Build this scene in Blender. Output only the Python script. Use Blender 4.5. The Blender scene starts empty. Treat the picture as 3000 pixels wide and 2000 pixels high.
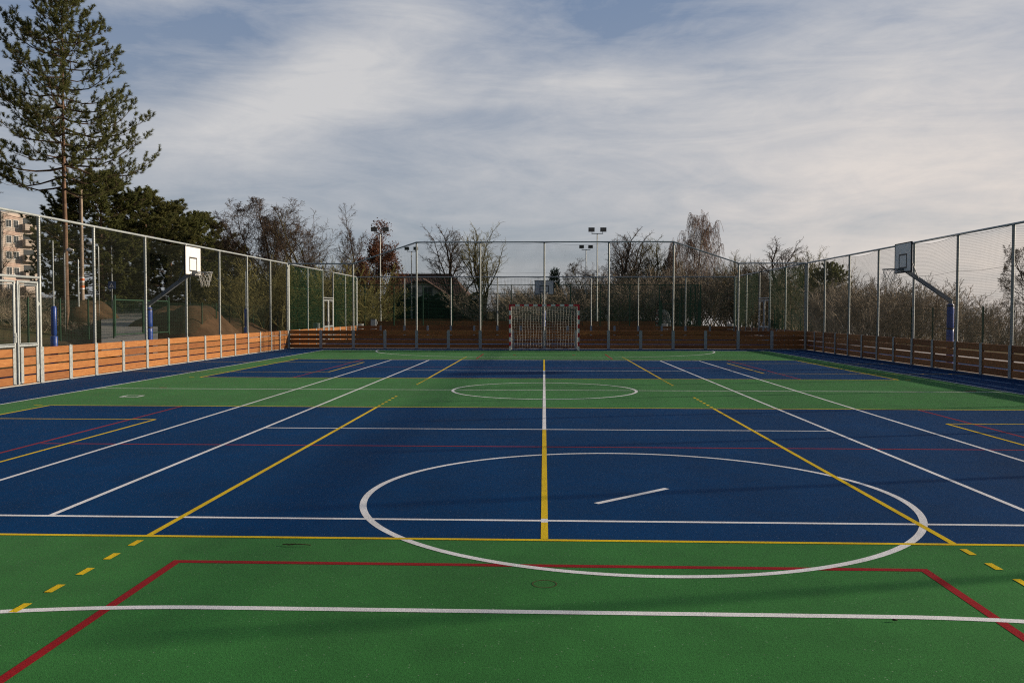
import bpy, math, random
import numpy as np
from mathutils import Vector, Matrix

R = random.Random(7)
rng = np.random.default_rng(11)
scene = bpy.context.scene
COL = scene.collection

# ------------------------------------------------------------------ camera
CAM = np.array([-0.0071, -18.9208, 1.6903])
YAW, PITCH, ROLL, FPX = -0.0370, -0.0329, 0.0010, 2533.2
def cam_axes():
    cy, sy, cp, sp = math.cos(YAW), math.sin(YAW), math.cos(PITCH), math.sin(PITCH)
    f = np.array([sy*cp, cy*cp, sp]); r0 = np.array([cy, -sy, 0.0]); u0 = np.cross(r0, f)
    r = math.cos(ROLL)*r0 + math.sin(ROLL)*u0
    u = -math.sin(ROLL)*r0 + math.cos(ROLL)*u0
    return r, u, f
RT, UP, FW = cam_axes()
def at(px, py, Z):
    """point of the photograph (2352 px wide) at distance Z along the view axis"""
    s = 3000/2352
    return CAM + Z*(FW + (px*s-1500)/FPX*RT - (py*s-1000)/FPX*UP)
cam_d = bpy.data.cameras.new('camera'); cam = bpy.data.objects.new('camera', cam_d); COL.objects.link(cam)
cam_d.sensor_width = 36; cam_d.lens = 36*FPX/3000; cam_d.clip_end = 6000; cam_d.clip_start = 0.05
M = Matrix(((RT[0], UP[0], -FW[0], CAM[0]), (RT[1], UP[1], -FW[1], CAM[1]), (RT[2], UP[2], -FW[2], CAM[2]), (0, 0, 0, 1)))
cam.matrix_world = M
scene.camera = cam

# ------------------------------------------------------------------ materials
def nodes_of(m):
    m.use_nodes = True
    nt = m.node_tree
    return nt, nt.nodes, nt.links
class NB:
    """tiny node builder"""
    def __init__(s, nt): s.nt = nt
    def n(s, t, **kw):
        nd = s.nt.nodes.new(t)
        for k, v in kw.items(): setattr(nd, k, v)
        return nd
    def l(s, a, b): s.nt.links.new(a, b)
    def put(s, sock, v):
        if hasattr(v, 'links') or isinstance(v, bpy.types.NodeSocket): s.l(v, sock)
        else: sock.default_value = v
    def math(s, op, a, b=None, c=None, clamp=False):
        nd = s.n('ShaderNodeMath', operation=op, use_clamp=clamp)
        s.put(nd.inputs[0], a)
        if b is not None: s.put(nd.inputs[1], b)
        if c is not None: s.put(nd.inputs[2], c)
        return nd.outputs[0]
    def mix(s, f, a, b, blend='MIX'):
        nd = s.n('ShaderNodeMix', data_type='RGBA', blend_type=blend)
        s.put(nd.inputs['Factor'], f)
        s.put(nd.inputs[6], a if not isinstance(a, tuple) else (*a[:3], 1))
        s.put(nd.inputs[7], b if not isinstance(b, tuple) else (*b[:3], 1))
        return nd.outputs[2]
    def noise(s, vec, scale, detail=2, rough=.5, dist=0):
        nd = s.n('ShaderNodeTexNoise')
        if vec is not None: s.l(vec, nd.inputs['Vector'])
        nd.inputs['Scale'].default_value = scale; nd.inputs['Detail'].default_value = detail
        nd.inputs['Roughness'].default_value = rough; nd.inputs['Distortion'].default_value = dist
        return nd.outputs['Fac']
    def ramp(s, f, stops, interp='LINEAR'):
        nd = s.n('ShaderNodeValToRGB'); cr = nd.color_ramp; cr.interpolation = interp
        while len(cr.elements) < len(stops): cr.elements.new(.5)
        for e, (p, c) in zip(cr.elements, stops):
            e.position = p; e.color = (*c, 1) if len(c) == 3 else c
        s.put(nd.inputs[0], f); return nd.outputs[0]
    def rng(s, f, a, b, c=0., d=1.):
        nd = s.n('ShaderNodeMapRange'); s.put(nd.inputs[0], f)
        for i, v in zip((1, 2, 3, 4), (a, b, c, d)): nd.inputs[i].default_value = v
        return nd.outputs[0]
    def mapping(s, vec, scale=(1, 1, 1), rot=(0, 0, 0), loc=(0, 0, 0)):
        nd = s.n('ShaderNodeMapping'); s.put(nd.inputs[0], vec)
        nd.inputs['Scale'].default_value = scale; nd.inputs['Rotation'].default_value = rot; nd.inputs['Location'].default_value = loc
        return nd.outputs[0]
MATS = {}
def base_mat(name, col=(.5, .5, .5), rough=.6, metal=0., spec=.5):
    m = bpy.data.materials.new(name); nt, N, L = nodes_of(m)
    b = N['Principled BSDF']
    b.inputs['Base Color'].default_value = (*col, 1); b.inputs['Roughness'].default_value = rough
    b.inputs['Metallic'].default_value = metal; b.inputs['Specular IOR Level'].default_value = spec
    MATS[name] = m
    return m, NB(nt), b
def varied(name, col, rough=.6, metal=0., spec=.5, amount=.25, scale=6., bump=0., bscale=40., island=0., coord='Object'):
    """colour broken up by noise, optional bump and per-piece tone"""
    m, k, b = base_mat(name, col, rough, metal, spec)
    tc = k.n('ShaderNodeTexCoord').outputs[coord]
    f = k.noise(tc, scale, 4, .6)
    lo = tuple(c*(1-amount) for c in col); hi = tuple(min(1, c*(1+amount)) for c in col)
    c = k.mix(k.rng(f, .25, .75), lo, hi)
    if island:
        ri = k.n('ShaderNodeNewGeometry').outputs['Random Per Island']
        c = k.mix(1., c, k.mix(ri, (1-island,)*3, (1+island,)*3), 'MULTIPLY')
    k.l(c, b.inputs['Base Color'])
    if bump:
        bp = k.n('ShaderNodeBump'); bp.inputs['Strength'].default_value = bump; bp.inputs['Distance'].default_value = .01
        k.l(k.noise(tc, bscale, 3), bp.inputs['Height']); k.l(bp.outputs[0], b.inputs['Normal'])
    return m
def rubber(name, col, fleck, grain=.38, rough=.74, spec=.04, wear=.22, sheen=.024):
    """granulated rubber sports floor: fine grains, pale flecks, broad uneven tone"""
    m, k, b = base_mat(name, col, rough, 0, spec)
    pos = k.n('ShaderNodeNewGeometry').outputs['Position']
    g1 = k.noise(pos, 170, 2, .7); g2 = k.noise(pos, 60, 3, .7); big = k.noise(k.mapping(pos, (1, .45, 1), (0, 0, .3)), .5, 5, .65); mid = k.noise(pos, 2.2, 4, .65)
    f = k.math('ADD', k.math('MULTIPLY', g1, .6), k.math('MULTIPLY', g2, .4))
    f = k.rng(f, .36, .64)
    lo = tuple(c*(1-grain) for c in col); hi = tuple(min(1, c*(1+grain)) for c in col)
    c = k.mix(f, lo, hi)
    t = k.rng(k.math('ADD', k.math('MULTIPLY', big, .6), k.math('MULTIPLY', mid, .4)), .35, .65, 1-wear, 1+wear)
    cc = k.n('ShaderNodeCombineColor')
    for i in range(3): k.l(t, cc.inputs[i])
    c = k.mix(1., c, cc.outputs[0], 'MULTIPLY')
    v = k.n('ShaderNodeTexVoronoi'); v.inputs['Scale'].default_value = 34; k.l(pos, v.inputs['Vector'])
    sp = k.math('LESS_THAN', v.outputs['Distance'], .13)
    sel = k.n('ShaderNodeSeparateColor'); k.l(v.outputs['Color'], sel.inputs[0])
    sp = k.math('MULTIPLY', sp, k.math('GREATER_THAN', sel.outputs[0], .78))
    c = k.mix(k.math('MULTIPLY', sp, .42), c, fleck)
    k.l(c, b.inputs['Base Color'])
    k.l(k.rng(mid, .3, .7, rough-.07, rough+.07), b.inputs['Roughness'])
    b.inputs['Sheen Weight'].default_value = sheen; b.inputs['Sheen Roughness'].default_value = .3
    bp = k.n('ShaderNodeBump'); bp.inputs['Strength'].default_value = .55; bp.inputs['Distance'].default_value = .004
    k.l(k.math('ADD', g1, k.math('MULTIPLY', g2, .8)), bp.inputs['Height']); k.l(bp.outputs[0], b.inputs['Normal'])
    return m
rubber('blue_rubber', (.0001, .0335, .114), (.26, .32, .38), sheen=.003)
rubber('green_rubber', (.031, .152, .035), (.36, .42, .34))
rubber('white_line', (.72, .72, .73), (.8, .8, .8), .16)
rubber('yellow_line', (.66, .455, .008), (.8, .6, .2), .22)
rubber('red_line', (.26, .006, .011), (.4, .1, .1), .25)

def wood_mat(nm, gain):
    m, k, b = base_mat(nm, (.4, .14, .04), .55, 0, .35)
    ob = k.n('ShaderNodeTexCoord').outputs['Object']
    ri = k.n('ShaderNodeNewGeometry').outputs['Random Per Island']
    orr = k.n('ShaderNodeObjectInfo').outputs['Random']
    seed = k.math('ADD', k.math('MULTIPLY', ri, 37.), k.math('MULTIPLY', orr, 91.))
    cv = k.n('ShaderNodeCombineXYZ'); k.l(seed, cv.inputs[0]); k.l(seed, cv.inputs[1])
    va = k.n('ShaderNodeVectorMath', operation='ADD'); k.l(ob, va.inputs[0]); k.l(cv.outputs[0], va.inputs[1])
    v = va.outputs[0]
    g = k.noise(k.mapping(v, (.9, 9, 9)), 3.2, 5, .6, 1.6)
    fine = k.noise(k.mapping(v, (2., 60, 60)), 3., 3, .6, .4)
    f = k.math('ADD', k.math('MULTIPLY', g, .7), k.math('MULTIPLY', fine, .3))
    c = k.ramp(f, [(.28, (.175, .055, .014)), (.48, (.335, .130, .034)), (.72, (.46, .215, .070))])
    tone = k.math('FRACT', k.math('MULTIPLY', seed, 1.37))
    c = k.mix(1., c, k.ramp(tone, [(0, (.62, .54, .50)), (.3, (.86, .82, .78)), (.7, (1.02, 1.0, .98)), (1, (1.12, 1.13, 1.12))]), 'MULTIPLY')
    kn = k.n('ShaderNodeTexVoronoi'); kn.inputs['Scale'].default_value = 1.; k.l(k.mapping(v, (1.5, 6, 6)), kn.inputs['Vector'])
    kd = k.rng(kn.outputs['Distance'], .03, .16, 1., 0.)
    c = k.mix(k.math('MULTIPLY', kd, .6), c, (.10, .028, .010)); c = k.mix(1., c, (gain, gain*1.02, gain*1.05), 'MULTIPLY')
    k.l(c, b.inputs['Base Color'])
    bp = k.n('ShaderNodeBump'); bp.inputs['Strength'].default_value = .25; bp.inputs['Distance'].default_value = .004
    k.l(f, bp.inputs['Height']); k.l(bp.outputs[0], b.inputs['Normal'])
wood_mat('larch_board', .93); wood_mat('darkened_larch_board', .62)  # second is the same larch, darkened in colour to offset open-sky light
def steel_mat(name, col, rough, metal):
    m, k, b = base_mat(name, col, rough, metal, .5)
    ob = k.n('ShaderNodeTexCoord').outputs['Object']
    v = k.n('ShaderNodeTexVoronoi'); v.inputs['Scale'].default_value = 26; k.l(ob, v.inputs['Vector'])
    sc = k.n('ShaderNodeSeparateColor'); k.l(v.outputs['Color'], sc.inputs[0])
    n = k.noise(ob, 3, 4, .6)
    f = k.math('ADD', k.math('MULTIPLY', sc.outputs[0], .35), k.math('MULTIPLY', n, .65))
    c = k.mix(f, tuple(x*.72 for x in col), tuple(min(1, x*1.25) for x in col))
    k.l(c, b.inputs['Base Color']); k.l(k.rng(f, .2, .8, rough-.08, rough+.1), b.inputs['Roughness'])
steel_mat('galvanised_steel', (.37, .40, .405), .45, .35)
steel_mat('grey_steel', (.20, .215, .235), .5, .3)
varied('net_cord', (.018, .030, .020), .8, 0, .2, .2, 5)
varied('sun_net_cord', (.030, .036, .024), .8, 0, .2, .2, 5)  # lighter copy of net_cord, sunlight put into the colour
varied('white_cord', (.55, .54, .51), .8, 0, .2, .12, 8)
varied('green_paint', (.009, .048, .024), .5, 0, .4, .25, 4)
def leafy(name, col, amount=.35, scale=1., island=.4, thru=.55):
    m = varied(name, col, .7, 0, .25, amount, scale, 0, 9, island)
    nt = m.node_tree; k = NB(nt); b = nt.nodes['Principled BSDF']; out = nt.nodes['Material Output']
    src = b.inputs['Base Color'].links[0].from_socket
    t = k.n('ShaderNodeBsdfTranslucent'); k.l(src, t.inputs[0])
    mx = k.n('ShaderNodeMixShader'); mx.inputs[0].default_value = thru
    k.l(b.outputs[0], mx.inputs[1]); k.l(t.outputs[0], mx.inputs[2]); k.l(mx.outputs[0], out.inputs[0])
varied('blue_vinyl', (.010, .055, .30), .38, 0, .5, .3, 5, .35, 7)
varied('black_paint', (.014, .014, .016), .45, 0, .5, .3, 6)
varied('white_board', (.78, .77, .75), .35, 0, .5, .06, 3)
varied('goal_white', (.76, .76, .75), .35, 0, .5, .05, 4)
varied('goal_red', (.54, .010, .026), .35, 0, .5, .12, 4)
varied('pole_wood', (.30, .24, .19), .85, 0, .2, .25, 3, .4, 12)
varied('concrete', (.40, .37, .33), .85, 0, .25, .22, 7, .5, 30)
varied('pale_paving', (.46, .43, .40), .85, 0, .25, .15, 1.2, .3, 30)
varied('asphalt', (.27, .255, .23), .9, 0, .25, .2, 2, .4, 60)
varied('soil', (.088, .053, .030), .95, 0, .1, .35, 1.6, .9, 5)
varied('pine_bark', (.165, .105, .074), .9, 0, .15, .45, 3.5, .8, 9)
varied('dark_bark', (.075, .052, .037), .9, 0, .15, .4, 3, .6, 9)
varied('mossy_bark', (.105, .094, .040), .9, 0, .15, .45, 3, .6, 9)
varied('birch_bark', (.55, .52, .47), .8, 0, .2, .35, 6, .4, 9)
varied('twig', (.088, .064, .048), .9, 0, .15, .35, .8, 0, 9, .25)
varied('moss_twig', (.165, .150, .056), .9, 0, .15, .35, .8, 0, 9, .3)
varied('birch_twig', (.16, .10, .075), .9, 0, .15, .3, .8, 0, 9, .25)
varied('thicket_twig', (.29, .24, .18), .9, 0, .15, .35, .4, 0, 9, .35)
leafy('pine_needle', (.120, .130, .044), .35, 1.1, .4)
leafy('dark_needle', (.130, .130, .046), .35, .5, .45)
leafy('spruce_needle', (.028, .060, .040), .35, .8, .4)
leafy('brown_leaf', (.135, .062, .038), .35, .8, .5)
leafy('hedge_leaf', (.018, .048, .020), .35, 1., .5, .2)
varied('green_net_cord', (.014, .075, .032), .8, 0, .2, .2, 5)
varied('orange_band', (.55, .13, .03), .5, 0, .4, .1, 4)
varied('lamp_glass', (.10, .11, .12), .18, .2, .6, .1, 4)
varied('sign_blue', (.015, .06, .22), .4, 0, .5, .1, 4)
varied('plaster_cream', (.48, .41, .36), .9, 0, .2, .08, .8)
varied('plaster_pink', (.52, .39, .33), .9, 0, .2, .08, .8)
varied('plaster_shade_grey', (.26, .245, .235), .9, 0, .2, .1, .8)  # shade of the end wall put into a greyer plaster colour
varied('house_wall', (.62, .60, .52), .9, 0, .2, .1, .8)
varied('window_glass', (.05, .06, .07), .12, 0, .6, .2, 3)
varied('stone', (.09, .06, .045), .8, 0, .2, .3, 30)
def roof_mat():
    m, k, b = base_mat('roof_tile', (.10, .055, .042), .75, 0, .3)
    ob = k.n('ShaderNodeTexCoord').outputs['Object']
    w = k.n('ShaderNodeTexWave', wave_type='BANDS', bands_direction='Z', wave_profile='SAW'); w.inputs['Scale'].default_value = 1.5; k.l(ob, w.inputs[0])
    w2 = k.n('ShaderNodeTexWave', wave_type='BANDS', bands_direction='X'); w2.inputs['Scale'].default_value = 1.3; k.l(ob, w2.inputs[0])
    f = k.math('ADD', k.math('MULTIPLY', w.outputs['Fac'], .6), k.math('MULTIPLY', w2.outputs['Fac'], .4))
    f2 = k.noise(ob, 1.5, 4)
    c = k.mix(f, (.045, .026, .022), (.15, .082, .06)); c = k.mix(k.rng(f2, .3, .7, 0, .5), c, (.085, .055, .045))
    k.l(c, b.inputs['Base Color'])
    bp = k.n('ShaderNodeBump'); bp.inputs['Strength'].default_value = .8; bp.inputs['Distance'].default_value = .05
    k.l(f, bp.inputs['Height']); k.l(bp.outputs[0], b.inputs['Normal'])
roof_mat()
def ground_mat():
    m, k, b = base_mat('earth_and_grass', (.1, .08, .05), .95, 0, .1)
    pos = k.n('ShaderNodeNewGeometry').outputs['Position']
    n1 = k.noise(pos, .22, 5, .6); n2 = k.noise(pos, 5, 4, .7)
    c = k.ramp(n1, [(.3, (.055, .062, .022)), (.5, (.105, .085, .042)), (.7, (.15, .105, .058))])
    c = k.mix(1., c, k.ramp(n2, [(.3, (.6, .6, .6)), (.7, (1.3, 1.3, 1.3))]), 'MULTIPLY')
    k.l(c, b.inputs['Base Color'])
    bp = k.n('ShaderNodeBump'); bp.inputs['Strength'].default_value = .9; bp.inputs['Distance'].default_value = .08
    k.l(n2, bp.inputs['Height']); k.l(bp.outputs[0], b.inputs['Normal'])
ground_mat()
varied('hazy_valley_field', (.34, .33, .30), .95, 0, .1, .2, .01, coord='Object')  # distance haze put into the ground colour as a pale tone

# ------------------------------------------------------------------ mesh helpers
class MB:
    """collects shapes and links them as one mesh object"""
    def __init__(s): s.v = []; s.f = []; s.m = []; s.sm = []
    def add(s, V, F, mi=0, smooth=False):
        o = len(s.v); s.v += [tuple(float(c) for c in p) for p in V]
        for f in F: s.f.append([i+o for i in f]); s.m.append(mi); s.sm.append(smooth)
        return s
    def box(s, a, b, mi=0):
        (x0, y0, z0), (x1, y1, z1) = a, b
        V = [(x0, y0, z0), (x1, y0, z0), (x1, y1, z0), (x0, y1, z0), (x0, y0, z1), (x1, y0, z1), (x1, y1, z1), (x0, y1, z1)]
        return s.add(V, [(0, 3, 2, 1), (4, 5, 6, 7), (0, 1, 5, 4), (1, 2, 6, 5), (2, 3, 7, 6), (3, 0, 4, 7)], mi)
    def bevel_box(s, a, b, e, mi=0):
        """box with chamfered vertical-section edges"""
        (x0, y0, z0), (x1, y1, z1) = a, b
        V = []
        for z, i in ((z0, e), (z0+e, 0), (z1-e, 0), (z1, e)):
            X0, X1, Y0, Y1 = x0+i, x1-i, y0+i, y1-i
            q = e
            V += [(X0+q, Y0, z), (X1-q, Y0, z), (X1, Y0+q, z), (X1, Y1-q, z), (X1-q, Y1, z), (X0+q, Y1, z), (X0, Y1-q, z), (X0, Y0+q, z)]
        F = [tuple(range(7, -1, -1)), tuple(range(24, 32))]
        for r in range(3):
            for i in range(8): F.append((r*8+i, r*8+(i+1) % 8, r*8+8+(i+1) % 8, r*8+8+i))
        return s.add(V, F, mi)
    def tube(s, pts, rad, n=8, mi=0, cap=True, smooth=True, closed=False):
        P = np.array(pts, float); k = len(P)
        rad = np.full(k, rad) if np.isscalar(rad) else np.array(rad, float)
        if closed: T = np.roll(P, -1, 0)-np.roll(P, 1, 0)
        else: T = np.gradient(P, axis=0)
        T /= np.linalg.norm(T, axis=1)[:, None]+1e-12
        ref = np.array([0, 0, 1.]) if abs(T[:, 2]).mean() < .85 else np.array([1., 0, 0])
        A = np.cross(T, ref); A /= np.linalg.norm(A, axis=1)[:, None]+1e-12; B = np.cross(T, A)
        an = np.arange(n)*2*math.pi/n+math.pi/n
        V = P[:, None]+rad[:, None, None]*(np.cos(an)[None, :, None]*A[:, None]+np.sin(an)[None, :, None]*B[:, None])
        F = []
        for i in range(k if closed else k-1):
            j = (i+1) % k
            for a in range(n): F.append((i*n+a, i*n+(a+1) % n, j*n+(a+1) % n, j*n+a))
        s.add(V.reshape(-1, 3), F, mi, smooth)
        if cap and not closed:
            s.add(V[0], [tuple(range(n))], mi); s.add(V[-1], [tuple(range(n-1, -1, -1))], mi)
        return s
    def bar(s, p, q, w, h, mi=0):
        """square bar from p to q"""
        p, q = Vector(p), Vector(q); t = (q-p).normalized()
        up = Vector((0, 0, 1)) if abs(t.z) < .95 else Vector((1, 0, 0))
        a = t.cross(up).normalized()*w/2; b = a.cross(t).normalized()*h/2
        V = [p-a-b, p+a-b, p+a+b, p-a+b, q-a-b, q+a-b, q+a+b, q-a+b]
        return s.add(V, [(0, 3, 2, 1), (4, 5, 6, 7), (0, 1, 5, 4), (1, 2, 6, 5), (2, 3, 7, 6), (3, 0, 4, 7)], mi)
    def mesh(s, name, mats):
        me = bpy.data.meshes.new(name); me.from_pydata(s.v, [], s.f)
        for m in (mats if isinstance(mats, (list, tuple)) else [mats]): me.materials.append(MATS[m])
        me.polygons.foreach_set('material_index', s.m); me.polygons.foreach_set('use_smooth', s.sm); me.update()
        return me
    def obj(s, name, mats, parent=None, **kw):
        return link(name, s.mesh(name, mats), parent, **kw)
def link(name, me, parent=None, loc=None, rz=0.):
    o = bpy.data.objects.new(name, me); COL.objects.link(o)
    if parent: o.parent = parent
    if loc is not None: o.location = loc
    if rz: o.rotation_euler = (0, 0, rz)
    return o
def thing(name, label, cat, loc=(0, 0, 0), rz=0., group=None, scale=None):
    o = bpy.data.objects.new(name, None); COL.objects.link(o); o.location = loc; o.rotation_euler = (0, 0, rz)
    o.empty_display_size = .3
    if scale: o.scale = (scale,)*3 if np.isscalar(scale) else scale
    return tag(o, label, cat, group)
def tag(o, label, cat, group=None, kind=None):
    o['label'] = label; o['category'] = cat
    if group: o['group'] = group
    if kind: o['kind'] = kind
    return o
def struct(o): o['kind'] = 'structure'; return o
def copy_tree(o, parent=None):
    c = o.copy(); COL.objects.link(c)
    if parent: c.parent = parent
    for ch in o.children: copy_tree(ch, c)
    return c
def np_mesh(name, V, faces, mats, midx=None, smooth=True):
    """faces: list of int arrays (n,k)"""
    me = bpy.data.meshes.new(name)
    V = np.asarray(V, np.float32); me.vertices.add(len(V)); me.vertices.foreach_set('co', V.ravel())
    tot = sum(f.size for f in faces); npol = sum(len(f) for f in faces)
    me.loops.add(tot); me.loops.foreach_set('vertex_index', np.concatenate([f.ravel() for f in faces]).astype(np.int32))
    ls, lt, st = [], [], 0
    for f in faces:
        k = f.shape[1]; ls.append(st+np.arange(len(f))*k); lt.append(np.full(len(f), k)); st += f.size
    me.polygons.add(npol)
    me.polygons.foreach_set('loop_start', np.concatenate(ls).astype(np.int32))
    me.polygons.foreach_set('use_smooth', np.full(npol, smooth))
    if midx is not None: me.polygons.foreach_set('material_index', np.asarray(midx, np.int32))
    for m in (mats if isinstance(mats, (list, tuple)) else [mats]): me.materials.append(MATS[m])
    me.update(calc_edges=True); me.validate()
    return me

# ------------------------------------------------------------------ ground
def hill(x, y):
    """left bank rises; right side falls away into the valley"""
    z = 0.0
    s = min(1, max(0, (-x-30)/26)); z += 3.4*s*s*(3-2*s)
    e = min(1, max(0, (x-23)/60)); z -= 62*e*e*(3-2*e)
    return z
def axis(lo, hi, fine_lo, fine_hi, step):
    a = list(np.arange(fine_lo, fine_hi+step, step)); v, d = fine_hi+step, step*1.6
    while v < hi: a.append(v); v += d; d *= 1.5
    a.append(hi); v, d = fine_lo-step, step*1.6; b = []
    while v > lo: b.append(v); v -= d; d *= 1.5
    b.append(lo)
    return np.array(sorted(b)+a)
xs, ys = axis(-2600, 1900, -70, 110, 4), axis(-500, 3200, -40, 120, 5)
V, F, MI = [], [], []
for y in ys:
    for x in xs:
        inside = -26 < x < 24 and -40 < y < 84
        V.append((x, y, hill(x, y)-.03+(0 if inside else R.uniform(-.06, .06))))
nx = len(xs)
for j in range(len(ys)-1):
    for i in range(nx-1):
        F.append((j*nx+i, j*nx+i+1, (j+1)*nx+i+1, (j+1)*nx+i)); MI.append(1 if xs[i] > 108 else 0)
gm = np_mesh('ground', V, [np.array(F)], ['earth_and_grass', 'hazy_valley_field'], MI, True)
struct(link('ground', gm))

def slab(name, x0, y0, x1, y1, z, mat, sub=1):
    V = [(x0, y0, z), (x1, y0, z), (x1, y1, z), (x0, y1, z)]
    me = bpy.data.meshes.new(name); me.from_pydata(V, [], [(0, 1, 2, 3)]); me.materials.append(MATS[mat])
    return struct(link(name, me))
YW, Y2, XW = 21.6, 36.6, 12.1
slab('court_surface', -14.6, -24, 14.6, 38.2, 0, 'blue_rubber')
slab('green_zone', -10, -20, 10, 20, .0008, 'green_rubber')
slab('blue_zone', -9, -12.5, 9, -3.5, .0016, 'blue_rubber')
slab('blue_zone', -9, 3.35, 9, 12.35, .0016, 'blue_rubber')
slab('paving', 14.602, -24, 19.2, 50, .0, 'pale_paving')
slab('paving', -25, 38.202, 14.6, 53, .0, 'pale_paving')
slab('far_court_surface', -24, 53.6, 13, 79, .0, 'green_rubber')

# line markings ------------------------------------------------------------
class Lines:
    def __init__(s): s.mb = MB(); s.z = .005
    def q(s, pts):
        s.z += .00001; s.mb.add([(p[0], p[1], s.z) for p in pts], [(0, 1, 2, 3)])
    def seg(s, a, b, w=.05):
        a, b = Vector((*a, 0)), Vector((*b, 0)); t = (b-a).normalized(); n = Vector((-t.y, t.x, 0))*w/2
        s.q([a-n, b-n, b+n, a+n])
    def arc(s, c, r, a0, a1, w=.05, n=96):
        s.z += .00001; V = []; F = []
        for i in range(n+1):
            a = math.radians(a0+(a1-a0)*i/n)
            for rr in (r-w/2, r+w/2): V.append((c[0]+rr*math.cos(a), c[1]+rr*math.sin(a), s.z))
            if i: F.append((2*i-2, 2*i, 2*i+1, 2*i-1)[::-1])
        s.mb.add(V, F)
YN, YF = -8.03, 7.85           # centres of the two volleyball courts
rl = Lines(); rl.z = .0022
for x in (-6.55, 6.55):
    rl.seg((x, -12.45), (x, -3.55), .045); rl.seg((x, 3.4), (x, 12.3), .045)
rl.seg((-6.5, YN), (11, YN), .045); rl.seg((-6.5, YF), (6.5, YF), .045)
rl.seg((-2.5, -13.18), (2.5, -13.18), .06)
for x in (-2.5, 2.5): rl.seg((x, -18), (x, -13.152), .06)
for x in (-2.5, 2.5): rl.seg((x, 12.9), (x, 16.7), .06)
for x in (-1.2, 1.2): rl.seg((x-.06, 16), (x+.06, 16), .25)
for x in (-8.6, 9.3): rl.seg((x-.1, .28), (x+.1, .22), .06)
rl.seg((-8.7, 18), (-8.3, 18), .06)
struct(rl.mb.obj('red_line_markings', 'red_line'))
wl = Lines(); wl.z = .0027
for x in (-10, 10): wl.seg((x, -20), (x, 20))
wl.seg((-10, 0), (10, 0)); wl.seg((-10, 20), (10, 20))
for s in (-1, 1):
    yg = 20*s
    wl.seg((-1.9 if s < 0 else -1.5, yg-6*s-(.08 if s < 0 else 0)), (1.9 if s < 0 else 1.5, yg-6*s-(.08 if s < 0 else 0)), .06)
    if s > 0: wl.arc((-1.5, 20), 6, 180, 270, .06); wl.arc((1.5, 20), 6, 270, 360, .06)
    else: wl.arc((-1.9, -20.08), 6, 90, 180, .06); wl.arc((1.9, -20.08), 6, 0, 90, .06)
wl.arc((0, 0), 2.0, 0, 360, .06, 160)
wl.arc((.80, -10.95), 2.44, 0, 360, .06, 200)
wl.seg((.46, -11.27), (1.18, -10.58), .06)
for x in (-4.115, 4.115, -5.485, 5.485): wl.seg((x, -11.925), (x, 11.885))
for y in (-11.925, 11.885): wl.seg((-7.6 if y < 0 else -5.485, y), (7.6 if y < 0 else 5.485, y))
for y in (-6.4, 6.4): wl.seg((-4.115, y), (4.115, y))
wl.seg((0, -6.4), (0, 6.4), .055); wl.seg((0, -11.99), (0, -11.86), .055)
for a, b in (((-8.52, -1.62), (-8.14, -1.62)), ((-8.52, -1.92), (-8.14, -1.92)), ((-8.5, -1.9), (-8.5, -1.64)), ((-8.16, -1.9), (-8.16, -1.64))): wl.seg(a, b, .05)
struct(wl.mb.obj('white_line_markings', 'white_line'))
yl = Lines(); yl.z = .0034
for yc in (YN, YF):
    for y in (yc-4.5, yc+4.5): yl.seg((-9, y), (9, y))
    for x in (-9, 9): yl.seg((x, yc-4.5), (x, yc+4.5))
    for x in (-3, 3):
        yl.seg((x, yc-4.475), (x, yc+4.475))
        for k in range(6):
            for s in (-1, 1):
                y = yc+s*(4.5+.2+k*.35); yl.seg((x, y-.075), (x, y+.075), .05)
    for s in (-1, 1):
        for yy in (yc-4.5, yc+4.5): yl.seg((9.15*s, yy), (9.3*s, yy))
for a, b in ((-12.5, -11.99), (-11.86, -6.428), (6.428, 12.3)): yl.seg((0, a), (0, b), .055)
for yc, h in ((-7.95, 2.45), (7.95, 2.45)):
    for s in (-1, 1):
        yl.seg((6.15*s, yc-h), (6.15*s, yc+h), .045)
        for y in (yc-h, yc+h): yl.seg((6.15*s, y), (11.9*s, y), .045)
struct(yl.mb.obj('yellow_line_markings', 'yellow_line'))
# drain cover outline and concrete kerbs under the board walls
mb = MB(); V = []; F = []
ring = Lines(); ring.z = .003; ring.arc((0, -13.57), .075, 0, 360, .006, 40)
tag(ring.mb.obj('drain_cover', 'soil'), 'round drain cover outline sunk in the near green floor', 'drain cover')
kb = MB()
for s in (-1, 1):
    a, b = sorted((s*(XW-.02), s*(XW+.34))); kb.box((a, -11, .0), (b, Y2+.2, .022))
kb.box((-XW+.03, YW-.02, .0), (XW-.03, YW+.2, .020)); kb.box((-XW+.03, Y2-.02, .0), (XW-.03, Y2+.2, .020))
struct(kb.obj('kerb', 'concrete'))

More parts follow.
